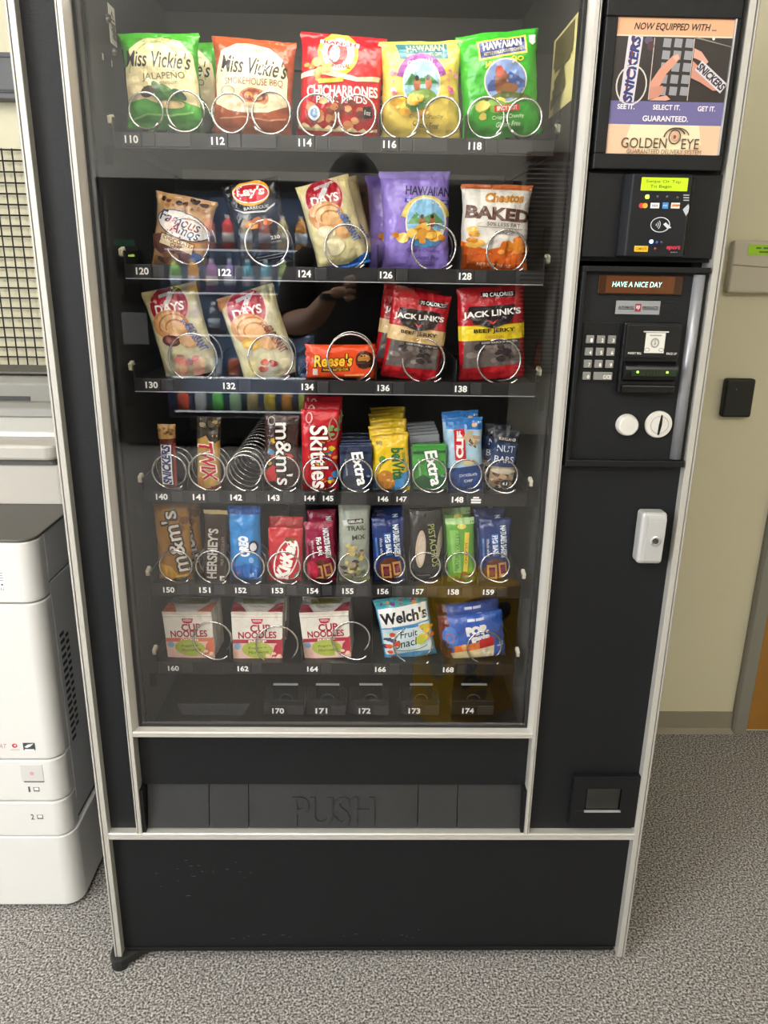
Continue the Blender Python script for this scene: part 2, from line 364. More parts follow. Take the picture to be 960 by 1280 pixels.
# scuffs on the kick panel
rs = random.Random(4); sc = MB()
for k in range(46):
    cx = .18+rs.gauss(0, .05) if k < 26 else rs.uniform(.2, .6); cz = .205+(cx-.18)*.25+rs.gauss(0, .02) if k < 26 else .045+abs(rs.gauss(0, .012))
    a = rs.uniform(0.0005, 0.0016); c = rs.uniform(.2, .9); q = a*rs.uniform(1, 4)
    sc.add([(cx-q, PY-.0003, cz), (cx, PY-.0003, cz-a*.5), (cx+q, PY-.0003, cz+a*c), (cx-q*.3, PY-.0003, cz+a*.8)], [(0, 1, 2, 3)])
so = sc.build('paint_scuffs', mat('bare_scuff', '565757', rough=.6), VM); so['kind'] = 'stuff'
# delivery bay and push flap
fz0, fz1 = at(420, 1038, 0.03).z, at(420, 975, 0.035).z
box('bay_panel', M_panel, VM, gx1+.001, hx0-.001, 0.022, 0.04, fz1, WZ0, 0.001)
box('bay_side', M_black, VM, gx1+.0005, gx1+.006, 0.004, 0.10, TZ1, fz1)
box('bay_side', M_black, VM, hx0-.006, hx0-.0005, 0.004, 0.10, TZ1, fz1)
box('bay_back', M_black, VM, gx1, hx0, 0.09, 0.10, TZ1-.004, fz1)
seams = [at(px, 1005, 0.03).x for px in (186, 263, 312, 522, 571, 651)]
MF = mat('black_flap_plastic', '2a2b2c', rough=0.5, noise_amt=0.15, noise_scale=18, bump=0.15, bump_scale=400)
for a, b in zip(seams[:-1], seams[1:]):
    MB().prism([(0.030, fz1-.001), (0.012, TZ1+.003), (0.020, TZ1+.003), (0.038, fz1-.001)], 'x', a+.0006, b-.0006).build('flap_panel', MF, VM, bevel=0.0008, fixn=True)
def solid_text(name, s, x0, x1, z0, z1, yf, depth, m, parent, bold=0.0, slope=0.0):
    vs, tr, _ = text2d(s, bold); n = len(vs); mb = MB(); ec = {}
    def P(x, y, back):
        z = z0+(z1-z0)*y
        return (x0+(x1-x0)*x, yf+slope*(z-z0)+(depth if back else 0), z)
    V = [P(x, y, 0) for x, y in vs]+[P(x, y, 1) for x, y in vs]; F = []
    for t in tr:
        a, b, c = t
        ar = (vs[b][0]-vs[a][0])*(vs[c][1]-vs[a][1])-(vs[c][0]-vs[a][0])*(vs[b][1]-vs[a][1])
        if ar < 0: a, c = c, a
        F.append((a, b, c))
        for e in ((a, b), (b, c), (c, a)): ec[e] = 1
    for (a, b) in list(ec):
        if (b, a) not in ec: F.append((b, a, a+n, b+n))
    return mb.add(V, F).build(name, m, parent)
def ral(z): return 0.012+(z-TZ1-.003)/(fz1-.001-TZ1-.003)*0.018
pz0, pz1 = at(415, 1029, .02).z, at(415, 995, .025).z
sl = 0.018/(fz1-TZ1-.004)
solid_text('embossed_lettering', 'PUSH', at(366, 1010, .03).x, at(468, 1010, .03).x, pz0, pz1, ral(pz0)-.0028, 0.003, MF, VM, bold=0.02, slope=sl)
# feet
def foot(x, front=True):
    p = [(x-.018, 0.02), (x-.016, .004), (x-.004, -.012), (x+.010, -.010), (x+.030, .008), (x+.055, .03), (x+.055, .05), (x-.018, .05)]
    MB().prism(p, 'z', 0.008, 0.026).build('levelling_foot', M_rubber, VM, bevel=.003, fixn=True)
    MB().lathe([(0.014, 0), (0.016, .003), (0.016, .009)], (x+.002, .004, 0.0), 'z', 18).build('foot_pad', M_rubber, VM, fixn=True)
foot(0.006)
MB().lathe([(0.02, 0), (0.02, .012), (0.009, .014), (0.009, .04)], (0.115, .10, 0), 'z', 16).build('levelling_foot', M_rubber, VM, fixn=True)
MB().lathe([(0.02, 0), (0.02, .012), (0.009, .014), (0.009, .04)], (W-.06, .10, 0), 'z', 16).build('levelling_foot', M_rubber, VM, fixn=True)
MB().lathe([(0.02, 0), (0.02, .012), (0.009, .014), (0.009, .04)], (W-.06, .70, 0), 'z', 16).build('levelling_foot', M_rubber, VM, fixn=True)
MB().lathe([(0.02, 0), (0.02, .012), (0.009, .014), (0.009, .04)], (.06, .70, 0), 'z', 16).build('levelling_foot', M_rubber, VM, fixn=True)

# interior liner
IX0, IX1, IY1 = 0.066, 0.776, 0.60
box('liner_side', M_inner, VM, IX0-.004, IX0, .045, IY1, .40, TOP-.06)
box('liner_side', M_inner, VM, IX1, IX1+.004, .045, IY1, .40, TOP-.06)
box('liner_back', M_inner, VM, IX0, IX1, IY1, IY1+.004, .40, TOP-.06)
box('liner_top', M_inner, VM, IX0, IX1, .045, IY1, TOP-.064, TOP-.06)
box('bin_floor', mat('dark_speckled_bin', '232323', rough=.55, noise_amt=.35, noise_scale=90), VM, IX0, IX1, .045, IY1, .44, .444)
MB().prism([(.05, .444), (.05, .475), (.054, .475), (.115, .455), (.115, .444)], 'x', IX0+.02, IX1-.02).build('bin_ramp', M_tray, VM, fixn=True)
pl = [at(px, py, .075) for px, py in ((222, 880), (312, 880), (304, 893), (228, 893))]
MB().prism([(p.x, p.z) for p in pl], 'y', .073, .077).build('bin_plate', M_tag2, VM, fixn=True)
# seams and rails of the liner, seen through the glass
box('liner_rail', M_tray, VM, IX0, IX0+.004, .10, .112, .46, TOP-.07)
box('liner_rail', M_tray, VM, IX1-.004, IX1, .10, .112, .46, TOP-.07)
box('liner_rail', M_tray, VM, IX0, IX1, .585, IY1, 1.665, 1.69)
# lamp inside the door head
lt = MB().lathe([(0.013, -.30), (0.013, .30)], (.421, .072, 1.70), 'x', 14).build('lamp_tube', mat('lit_tube', 'fffdf2', rough=.5, noise_amt=0, emit=24.0, emit_col='fff8ea'), VM, fixn=True)
box('lamp_hood', M_inner, VM, .09, .75, .046, .10, 1.722, 1.73)
for sx in (.112, .730): box('lamp_holder', M_cream, VM, sx-.008, sx+.008, .056, .09, 1.683, 1.722)
# stickers on the liner walls
def side_sticker(px, pz, side, y0, y1, z0, z1, base, decals, name='warning_sticker'):
    x = IX0+.0008 if side < 0 else IX1-.0008
    n = Vector((1, 0, 0)) if side < 0 else Vector((-1, 0, 0))
    ya, yb = (y0, y1) if side < 0 else (y1, y0)
    s = Surf([-.5, .5], [0, 1], [[Vector((x, y, z)) for z in (z0, z1)] for y in (ya, yb)], [[n, n], [n, n]], abs(y1-y0), z1-z0)
    o = MB().box(min(x, x-n.x*.0006), max(x, x-n.x*.0006), y0, y1, z0, z1).build(name, flatink(base), VM)
    print_on(s, decals, o, flatink)
def sx(px, py, X):
    d = (px-480)/FPX*AR - (py-640)/FPX*AU + AF; return CAM + d*((X-CAM.x)/d.x)
a, b = sx(134, 3, IX0), sx(146, 60, IX0)
side_sticker(0, 0, -1, a.y, b.y, b.z, a.z, 'd9d8c8', [Po([(-.38, .62), (.38, .62), (0, .88)], '22211f'), Po([(-.24, .65), (.24, .65), (0, .82)], 'd9d8c8'), T('!', 0, .70, .06, .3, '22211f')] + [Re(0, .52-.055*i, .8-.2*(i % 3), .06, '4a4944') for i in range(8)])
a, b = sx(127, 66, IX0), sx(140, 84, IX0)
side_sticker(0, 0, -1, a.y, b.y, b.z, a.z, 'e4e2da', [Re(0, .5, .8, .2, '3a3936')], 'small_sticker')
a, b = sx(697, 3, IX1), sx(718, 90, IX1)
y0, y1 = min(a.y, b.y), max(a.y, b.y)
side_sticker(0, 0, 1, y0, y1, 1.535, 1.65, 'd8cf8e', [Re(0, .9-.06*i, .8-.15*(i % 2), .09, '6a6340', 0) for i in range(6)] + [Re(-.1, .42-.1*i, .4+.1*(i % 3), .1, '6a6340', 12) for i in range(3)], 'instruction_sticker')
for py in (23, 66):
    p = sx(134 if py < 40 else 142, py, IX0); MB().lathe([(.007, 0), (.006, .004), (.002, .006)], (IX0, p.y, p.z), 'x', 12).build('screw', M_steel, VM, fixn=True)

# trays, coils and number tags
TY = 0.120
ROWZ = {110: 1.469, 120: 1.281, 130: 1.103, 140: 0.912, 150: 0.739, 160: 0.582}
COILM = {}
def coil_mesh(R, pitch, turns, wr=0.0017):
    key = (round(R, 3), pitch, turns)
    if key in COILM: return COILM[key]
    R = key[0]; N = 30; pts = []
    for k in range(int(turns*N)+1):
        t = k/N; n = math.floor(t); f = t-n; g = min(1, f/.22); g = g*g*(3-2*g)          # the wire steps back along the bottom of each turn
        lead = .012 if n == 0 else .9*pitch
        y = pitch*(n+.1*f)-lead*(1-g); a = math.radians(-42)-2*math.pi*f
        rr = R*(1+.13*(1-g)) if n == 0 else R
        pts.append((rr*math.cos(a), y, rr*math.sin(a)))
    mb = MB().tube(pts, wr, 6)
    me = bpy.data.meshes.new('coil'); me.from_pydata(mb.v, [], mb.f); me.materials.append(M_steel); me.polygons.foreach_set('use_smooth', [True]*len(me.polygons)); me.update()
    COILM[key] = me
    return me
def coil(parent, x0, x1, y0, y1, pitch, R=None, flip=False, turns=3):
    c = at((x0+x1)/2, (y0+y1)/2, TY+.016)
    r = R or (at(x1, (y0+y1)/2, TY+.016).x-at(x0, (y0+y1)/2, TY+.016).x)/2-.0015
    ob = bpy.data.objects.new('coil', coil_mesh(r, pitch, turns)); COL.objects.link(ob)
    ob.parent = parent; ob.location = (c.x, TY+.014, c.z)
    if flip: ob.scale = (-1, 1, 1)
    return c.x, c.z, r
NUM = {110: [(110, 156), (112, 264), (114, 373), (116, 479), (118, 586)], 120: [(120, 170), (122, 273), (124, 373), (126, 475), (128, 574)],
       130: [(130, 182), (132, 279), (134, 377), (136, 472), (138, 569)],
       140: [(140, 195), (141, 241), (142, 288), (143, 335), (144, 381), (145, 404), (146, 473), (147, 496), (148, 565)],
       150: [(150+i, x) for i, x in enumerate((204, 249, 294, 340, 384, 428, 472, 516, 560, 604))], 160: [(160, 210), (162, 297), (164, 384), (166, 469), (168, 554)]}
RINGS = {110: [(160, 204, 112, 165), (207, 256, 112, 166), (264, 311, 114, 168), (314, 364, 114, 168), (371, 421, 117, 171), (422, 471, 117, 171), (475, 525, 120, 173), (528, 577, 120, 173), (583, 632, 121, 173), (633, 679, 121, 173)],
         120: [(206, 262, 272, 330), (305, 362, 275, 332), (405, 461, 279, 339), (514, 571, 278, 340), (607, 660, 283, 345)],
         130: [(210, 272, 420, 474), (309, 368, 420, 474), (408, 469, 420, 476), (502, 557, 422, 479), (596, 652, 423, 480)],
         140: [(189, 234, 566, 612), (235, 282, 566, 612), (282, 328, 567, 613), (330, 375, 568, 614), (378, 424, 569, 616), (424, 466, 571, 616), (468, 513, 571, 617), (515, 559, 571, 616), (561, 603, 572, 616), (606, 648, 572, 617)],
         150: [(198, 241, 686, 728), (244, 288, 686, 730), (289, 331, 687, 730), (334, 376, 687, 730), (379, 420, 687, 730), (423, 462, 687, 729), (468, 507, 687, 729), (512, 551, 687, 729), (556, 595, 687, 729), (600, 638, 687, 729)],
         160: [(240, 290, 777, 822), (319, 373, 786, 828), (414, 463, 778, 821), (491, 541, 782, 830), (583, 628, 786, 832)]}
PITCH_ROW = {110: .054, 120: .054, 130: .046, 140: .028, 150: .028, 160: .062}
TRX0, TRX1 = 0.092, 0.752
for row, zc in ROWZ.items():
    tr = MB().box(TRX0, TRX1, TY+.004, .56, zc+.006, zc+.008).box(TRX0, TRX1, TY, TY+.004, zc-.012, zc+.010).box(TRX0-.002, TRX0, TY+.004, .56, zc-.01, zc+.03).box(TRX1, TRX1+.002, TY+.004, .56, zc-.01, zc+.03)
    trayo = tr.build('tray', M_tray, VM)
    box('lip_rail', M_alu2 if row in (120, 130) else M_tray, trayo, TRX0, TRX1, TY-.002, TY, zc-.0125, zc-.0112)
    nn = NUM[row]
    for i, (num, px) in enumerate(nn):
        pyc = {110: 174, 120: 340, 130: 481, 140: 621, 150: 736, 160: 834}[row]
        x = at(px, pyc, TY-.003).x
        narrow = row == 140 and num in (144, 145, 146, 147)
        tw = .024 if narrow else .027
        box('number_tag', M_tag, trayo, x-.003, x-.003+tw, TY-.003, TY, zc-.0105, zc+.0095, .0006)
        print_on(flat_surf(x-.003, x-.003+tw, zc-.0105, zc+.0095, TY-.003), [T(str(num), -.02, .5, .74, .40, M_white, 0, 0, .03)], trayo, names=('tag_print', 'slot_number'))
        if not narrow:
            box('price_window', M_tag2, trayo, x+tw-.001, x+tw+.017, TY-.0025, TY, zc-.0095, zc+.0085, .0006)
            if row == 110:
                box('price_window', M_tag2, trayo, x+tw+.019, x+tw+.07, TY-.0025, TY, zc-.0095, zc+.0085, .0006)
    if row == 140:
        x = at(588, 621, TY-.003).x
        box('number_tag', M_tag, trayo, x-.004, x+.024, TY-.003, TY, zc-.0105, zc+.0095, .0006)
        print_on(flat_surf(x-.004, x+.024, zc-.0105, zc+.0095, TY-.003), [Re(0, .70, .36, .11, M_white), Re(0, .5, .62, .12, M_white), Re(0, .28, .60, .12, M_white)], trayo, names=('tag_print', 'slot_number'))
    rings = []
    for k, (x0, x1, y0, y1) in enumerate(RINGS[row]):
        rings.append(coil(trayo, x0, x1, y0, y1, PITCH_ROW[row] if not (row == 140 and k in (5, 7)) else .016, flip=(k % 2 == 1 and row == 110), turns=14 if (row == 140 and k == 2) else {110: 3, 120: 2, 130: 2, 140: 3, 150: 3, 160: 1}[row]))
    # low dividers between the coils
    xs = sorted(r[0] for r in rings)
    if row in (140, 150):
        for a, b in zip(xs[:-1], xs[1:]): box('divider', M_tray, trayo, (a+b)/2-.0006, (a+b)/2+.0006, TY+.006, .55, zc+.008, zc+.026)
    else:
        for i in range(1, 5):
            xd = TRX0+(TRX1-TRX0)*i/5; box('divider', M_tray, trayo, xd-.0006, xd+.0006, TY+.006, .55, zc+.008, zc+.045)
    # cream latch levers and clear end guides at both ends of the tray
    for s, xe in ((-1, TRX0), (1, TRX1)):
        MB().prism([(TY+.004, zc+.032), (TY+.020, zc+.036), (TY+.026, zc+.030), (TY+.012, zc+.020), (TY+.006, zc+.022)], 'x', xe+s*.004, xe+s*.010).build('tray_latch', M_cream, trayo, bevel=.001, fixn=True)
        box('end_guide', M_clear, trayo, min(xe+s*.004, xe+s*.016), max(xe+s*.004, xe+s*.016), TY-.004, TY-.002, zc-.036, zc-.012)
    if row in (110, 120, 130):
        box('end_stop', M_clear, trayo, TRX1+.004, TRX1+.006, TY-.004, TY+.04, zc+.012, zc+.075)
# bottom rank of small holders
for num, xa, xb, nx in ((170, 330, 380, 341), (171, 383, 432, 395), (172, 437, 486, 449), (173, 500, 549, 511), (174, 564, 617, 578)):
    p0, p1 = at(xa, 893, TY), at(xb, 882, TY); zc = (p0.z+p1.z)/2
    h = MB().box(p0.x, p1.x, TY, TY+.05, p0.z, p1.z+.010).build('selection_holder', M_tray, VM, bevel=.001)
    xn = at(nx, 888, TY).x
    box('number_tag', M_tag, h, xn-.004, xn+.026, TY-.003, TY, p0.z, p1.z, .0006); box('price_window', M_tag2, h, xn+.028, p1.x, TY-.002, TY, p0.z, p1.z, .0006)
    print_on(flat_surf(xn-.004, xn+.026, zc-.01, zc+.01, TY-.003), [T(str(num), -.02, .5, .74, .40, M_white, 0, 0, .03)], h, names=('tag_print', 'slot_number'))
    t0, t1 = at(xa+12, 880, TY), at(xb-8, 858, TY)
    MB().box(t0.x, t1.x, TY+.004, TY+.007, p1.z+.008, t1.z).build('clear_tab', M_clear, h)
    xm = (t0.x+t1.x)/2
    MB().tube([(xm+.012*math.cos(a), TY+.003, p1.z+.012+.010*math.sin(a)) for a in [math.pi*i/10 for i in range(11)]], .0012, 6).build('finger_loop', M_tag2, h)
    box('tab_edge', M_alu2, h, t0.x, t1.x, TY+.003, TY+.008, t1.z, t1.z+.002)
# ------------------------------------------------------------------ control column of the snack machine
def rect(TL, TR, BR, BL, Y):
    a, b, c, d = at(*TL, Y), at(*TR, Y), at(*BR, Y), at(*BL, Y)
    return (a.x+d.x)/2, (b.x+c.x)/2, (c.z+d.z)/2, (a.z+b.z)/2
CX0, CX1 = hx1+.002, 0.9685
# backlit sign
sx0, sx1, sz0, sz1 = rect((772, 20), (917, 27), (897, 197), (756, 190), 0.0)
fzb = at(820, 213, 0.0).z
fx0, fx1 = at(745, 150, 0).x, at(908, 150, 0).x
sf = MB().box(fx0, fx1, -.006, PY, fzb, sz0).box(fx0, fx1, -.006, PY, sz1, TOP-.06).box(fx0, sx0, -.006, PY, sz0, sz1).box(sx1, fx1, -.006, PY, sz0, sz1)
sgn = sf.build('sign_frame', M_black, VM, bevel=.0015)
box('sign_edge', M_alu2, sgn, sx1-.0012, sx1+.0006, -.0065, -.003, sz0, sz1)
def lit(hexc): return mat('sign_print_%s' % hexc, hexc, rough=.3, noise_amt=.03, noise_scale=40, emit=.06)
box('sign_poster', lit('d6ab86'), sgn, sx0, sx1, -.002, 0.004, sz0, sz1)
A = (sz1-sz0)/(sx1-sx0)
dec = [Re(0, .94, 1, .13, 'dba47c'), Re(0, .635, 1, .53*A*.9, '2d2724'),
       Po([(-.5, .40), (.5, .40), (.5, .225), (-.5, .225)], '67618f'), Po([(-.5, .225), (.5, .225), (.5, 0), (-.5, 0)], 'dcb595'),
       Po([(-.3, .225), (.3, .225), (.34, .08), (.1, 0), (-.1, 0), (-.34, .08)], 'e6d2ae'),
       Re(-.17, .635, .006, .45*A, 'c9bfb4'), Re(.17, .635, .006, .45*A, 'c9bfb4'), Re(0, .873, 1, .012, 'e0c5ab'),
       T('NOW EQUIPPED WITH ...', .0, .935, .70, .062, '2a1c14', 0, .2),
       # see it
       Re(-.345, .63, .125, .50, 'c9c3c9', -3), Re(-.36, .63, .02, .5, '7a2a2a', -3), T('SNICKERS', -.34, .63, .50, .085, '26356b', 87, .15, .04), Ri(-.33, .515, .135, .155, .012, 'c9c4ba'),
       El(-.22, .84, .035, .03, '5a4a63'), El(-.20, .80, .03, .035, '4b2f33'),
       # select it: keypad and a pointing hand
       *[Re(-.06+.095*c+.0*r, .825-.087*r, .066, .066, '8f8f95', -3) for r in range(5) for c in range(3)],
       Po([(-.168, .54), (-.10, .64), (0, .735), (.045, .75), (.06, .715), (.03, .675), (-.04, .60), (-.08, .52), (-.168, .46)], 'c98f78'),
       Po([(.0, .725), (.04, .742), (.055, .715), (.03, .695)], 'd9ab98'),
       Po([(-.168, .50), (-.06, .515), (-.04, .48), (-.09, .43), (-.168, .41)], 'bf8470'), Po([(-.09, .43), (-.02, .445), (.02, .415), (-.02, .405), (-.168, .405)], 'd09b85'),
       # get it: a hand with the bar
       Po([(.175, .86), (.5, .80), (.5, .805), (.175, .872)], '8a857c'), El(.33, .86, .012, .012, 'd9d4cc'),
       Po([(.175, .79), (.24, .765), (.31, .695), (.29, .675), (.24, .70), (.2, .715), (.175, .72)], 'cf9a86'),
       Po([(.175, .70), (.25, .645), (.34, .565), (.43, .49), (.38, .485), (.26, .545), (.175, .575)], 'c48a76'),
       Re(.35, .585, .30, .09, 'c9c3c9', -36), T('SNICKERS', .35, .585, .29, .065, '26242c', -36, .15, .04),
       T('SEE IT.', -.36, .355, .15, .04, 'efe9ec'), T('SELECT IT.', -.005, .355, .24, .04, 'efe9ec'), T('GET IT.', .345, .35, .155, .04, 'efe9ec'), T('GUARANTEED.', -.005, .27, .40, .045, 'efe9ec'),
       T('GOLDEN', -.17, .085, .40, .082, '4a3d30', 0, 0, .0), T('EYE', .24, .083, .155, .082, '4a3d30', 0, 0, .0),
       T('GUARANTEED DELIVERY SYSTEM', .015, .02, .66, .036, '6a5a48', 0, 0, .0),
       Ri(.095, .135, .055, .06, .010, '4a3d30'), El(.095, .135, .032, .036, 'cf9d84'), El(.095, .135, .014, .016, '7a5544'),
       Ri(.095, .125, .10, .085, .012, '4a3d30', 25, 175), Ri(.115, .13, .11, .08, .008, '4a3d30', 15, 110)]
print_on(flat_surf(sx0, sx1, sz0, sz1, -.002), dec, sgn, lit, step=.00004)
# card reader
cx0, cx1, cz0, cz1 = rect((787, 217), (871, 217), (855, 321), (774, 321), -0.02)
cr = MB().prism([(cx0, PY), (cx0, -.004), (cx0+.008, -.018), (cx1-.003, -.018), (cx1, -.012), (cx1, PY)], 'z', cz0, cz1).build('card_reader', mat('card_reader_black', '14161c', rough=.3), VM, bevel=.002, fixn=True)
box('reader_backplate', M_black, VM, CX0+.001, .9685, .006, PY+.002, fzb-.115, fzb-.003, .001)
xa, xb = cx0+.008, cx1-.003
S = flat_surf(xa, xb, cz0, cz1, -.018); LCD = mat('green_lcd', 'a8c51e', rough=.3, noise_amt=.04, emit=.55)
l0, l1, m0, m1 = rect((803, 222), (861, 222), (859, 239), (801, 238), -0.02)
lc = box('lcd_screen', LCD, cr, l0, l1, -.0195, -.017, m0, m1)
print_on(flat_surf(l0, l1, m0, m1, -.0195), [T('Swipe Or Tap', -.03, .68, .75, .075, '4a5a10', 0, 0, 0), T('To Begin', -.08, .3, .46, .075, '4a5a10', 0, 0, 0)], cr, flatink)
def led(px, py, hexc, e, r=.0018, Y=-.0185, parent=None, name='indicator_light'):
    p = at(px, py, Y); return MB().lathe([(r, 0), (r, -.0012), (r*.5, -.0018)], (p.x, Y, p.z), 'y', 12).build(name, mat('led_%s_%d' % (hexc, e), hexc, rough=.3, noise_amt=0, emit=e), parent or cr, fixn=True)
led(809, 246, 'b6ff3a', 7, .0026); led(822, 246, '4c4c4c', 0); led(834, 246, '4c4c4c', 0); led(847, 247, '4c4c4c', 0)
led(814, 302, '5a7cff', 14, .0026); led(821, 303, '3a4c9c', 0); led(827, 303, '3c3c40', 0); led(819, 311, '7a3030', 0)
wS = xb-xa; hS = cz1-cz0
def SP(px, py): p = at(px, py, -.018); return (p.x-(xa+xb)/2)/wS, (p.z-cz0)/hS
dec = []
for px, base in ((804, None), (818.5, 'e8e6e2'), (831.5, '3f86c9'), (844, 'ece4da')):
    u, v = SP(px, 257)
    if base is None: dec += [Re(u, v, .15, .085, '1e1c22'), El(u-.03, v, .045, .042, 'd8392c'), El(u+.03, v, .045, .042, 'e9a32a')]
    elif px > 840: dec += [Re(u, v, .15, .09, base), Re(u+.01, v+.004, .13, .028, 'd6792e'), T('DISCOVER', u, v-.012, .12, .022, '4a3a2a', 0, 0, 0)]
    elif px < 820: dec += [Re(u, v, .15, .085, base), T('VISA', u, v, .11, .04, '2a3a7a', 0, .25)]
    else: dec += [Re(u, v, .10, .10, base), T('AMEX', u, v, .08, .03, 'e8f0fa', 0, 0, 0)]
u, v = SP(825, 281)
dec += [Ri(u, v, .17, .125, .014, 'c9ccd2'), *[Ri(u-.09, v, .03+.033*k, .03+.033*k, .013, 'c9ccd2', -45, 45, 10) for k in range(3)], Po([(u+.05, v+.005), (u+.09, v+.03), (u+.2, v-.035), (u+.13, v-.045)], 'c9ccd2'),
        *[Re(SP(857, 248+3*k)[0], SP(857, 244+3.2*k)[1], .10, .016, 'b9bcc2') for k in range(3)], Po([SP(853, 262), SP(860, 255), SP(862, 262), SP(857, 270)], 'b9bcc2')]
u, v = SP(801, 311); dec += [Re(u, v, .24, .095, 'e6b422'), T('COMPLETE', u, v, .19, .04, '5a3d10')]
u, v = SP(841, 311); dec += [T('eport', u, v+.01, .24, .085, 'c4304a', 0, .2, .04), T('systems', u+.02, v-.045, .12, .022, 'b0b0b4', 0, 0, 0)]
print_on(S, dec, cr, flatink, step=.00005)
MB().box(cx1-.0028, cx1+.004, -.010, PY, cz0+.004, cz1-.004).build('swipe_slot', M_blackgloss, cr, bevel=.001)
# lower control panel: recessed face with a raised frame
p_t, p_b = at(790, 333, 0).z, at(780, 583, 0).z
q0, q1 = at(722, 450, 0).x, at(872, 450, 0).x
q0, q1 = hx1+.004, 0.966
pf = MB().box(q0, q1, -.004, PY, p_t-.008, p_t).box(q0, q1, -.004, PY, p_b, p_b+.010).box(q0, q0+.006, -.004, PY, p_b+.010, p_t-.008).build('control_frame', M_black, VM, bevel=.001)
box('control_face', M_panel, VM, q0+.006, q1, .006, PY+.004, p_b+.010, p_t-.008)
bx = [at(871, 400, .004), at(853, 520, .004)]
xb_ = q1-.012
MB().lathe([(.0085, p_b+.012), (.0085, p_t-.010)], (xb_, .006, 0), 'z', 20).build('control_side_bar', mat('grey_satin_bar', '8f9094', rough=.35, metal=.3, noise_amt=.05), VM, smooth=True, fixn=True)
FY = .006
d0, d1, e0, e1 = rect((748, 342), (853, 346), (851, 370), (747, 366), FY)
dp = MB().box(d0, d1, FY-.004, FY, e0, e1).build('display_window', mat('smoked_display', '3a2416', rough=.15, noise_amt=.05), VM, bevel=.001)
v0, v1, v2, v3 = rect((757, 344), (842, 347), (841, 368), (756, 365), FY)
box('display_inner', mat('amber_display', '5a341a', rough=.2, noise_amt=.12, noise_scale=50, emit=.03), dp, v0, v1, FY-.0046, FY-.0038, v2, v3)
t0, t1, t2, t3 = rect((764, 350), (826, 353), (826, 361), (764, 358), FY)
VFD = mat('vfd_glow', 'b8fff0', rough=.4, noise_amt=0, emit=1.6)
print_on(flat_surf(t0, t1, t2, t3, FY-.005), [T('HAVE A NICE DAY', 0, .5, .98, .10, VFD, 0, .12, -.004)], dp)
n0, n1, n2, n3 = rect((770, 375), (825, 377), (824, 394), (769, 392), FY)
npz = MB().box(n0, n1, FY-.0015, FY, n2, n3).build('name_plate', mat('silver_plate', 'a9adb2', rough=.3, metal=.5, noise_amt=.05), VM, bevel=.0004)
print_on(flat_surf(n0, n1, n2, n3, FY-.0015), [T('AUTOMATIC', -.27, .52, .36, .055, '3a3a3e', 0, 0, .03), T('PRODUCTS', .28, .52, .35, .055, '3a3a3e', 0, 0, .03), Re(0, .5, .13, .17, '8e2f3c'), T('ap', 0, .5, .09, .10, 'e8e0e0'), Re(-.27, .38, .36, .014, '3a3a3e'), Re(.28, .38, .35, .014, '3a3a3e')], npz, flatink, step=.00004)
# keypad
k0, k1, k2, k3 = rect((728, 402), (776, 404), (768, 480), (724, 478), FY)
kp = MB().box(k0, k1, FY-.001, FY+.002, k2, k3).build('keypad', M_black, VM, bevel=.001)
M_key = mat('smoke_grey_key', '85857f', rough=.35, metal=.2, noise_amt=.06)
kw = .0058
ku = [(at(x, 424, FY).x) for x in (736.5, 751, 765.5)]; kz = [at(750, y, FY).z for y in (424, 439.4, 454.6, 469.6)]
ku = [(at(736.5, 424, FY).x+at(734.2, 454, FY).x)/2+.0158*i*1.03 for i in range(3)]
for r in range(4):
    for c in range(3):
        lab = '123456789'[r*3+c] if r < 3 else ('0', 'C/CE', None)[c]
        if lab is None: continue
        xa_, xb_2 = ku[c]-kw, ku[c]+kw
        if lab == 'C/CE': xb_2 = ku[2]+kw
        ky = MB().box(xa_, xb_2, FY-.005, FY, kz[r]-kw, kz[r]+kw).build('key', M_key, kp, bevel=.0008)
        wk = xb_2-xa_
        print_on(flat_surf(xa_, xb_2, kz[r]-kw, kz[r]+kw, FY-.005), [T(lab, .16 if len(lab) < 2 else .22, .4, (.0032 if len(lab) < 2 else .012)/wk, .0055/wk, 'f0eee6', 0, 0, .02)], kp, flatink, names=('key_print', 'key_digit'))
# bill acceptor
b0, b1, b2, b3 = rect((780, 402), (854, 405), (843, 494), (775, 491), -.01)
ba = MB().box(b0, b1, -.006, PY, b2, b3).build('bill_acceptor', M_blackgloss, VM, bevel=.003)
c0, c1, c2, c3 = rect((784, 405), (852, 408), (850, 448), (782, 447), -.01)
box('instruction_face', mat('black_satin_face', '111114', rough=.35), ba, c0, c1, -.009, -.006, c2, c3, .001)
aw = c1-c0
print_on(flat_surf(c0, c1, c2, c3, -.009), [Re(.03, .46, .36, .36, 'd3d1c9'), El(.03, .46, .08, .09, '8f8e88'), El(.03, .46, .05, .06, 'd3d1c9'), Ri(-.10, .25, .05, .035, .012, '8f8e88'), Ri(.16, .25, .05, .035, .012, '8f8e88'), Re(.03, .80, .46, .02, 'd3d1c9'),
          T('$', .03, .47, .05, .10, '8f8e88'), Re(.03, .69, .22, .02, '8f8e88'), T('INSERT BILL', -.32, .14, .25, .04, 'd6d4ce', 0, 0, .02), T('FACE UP', .36, .14, .19, .04, 'd6d4ce', 0, 0, .02)], ba, flatink, step=.00005)
o0, o1, o2, o3 = rect((783, 451), (849, 454), (847, 480), (781, 478), -.02)
MB().prism([(-.006, o3), (-.019, o3-.006), (-.021, o3-.013), (-.016, o2+.004), (-.006, o2)], 'x', o0, o1).build('bill_mouth', M_blackgloss, ba, bevel=.0015, fixn=True)
g0_, g1_, g2_, g3_ = rect((790, 461), (846, 463), (845, 471), (789, 469), -.02)
box('bill_slot', mat('clear_slot_green', '1d2a1a', rough=.15), ba, g0_, g1_, -.0215, -.018, g2_, g3_)
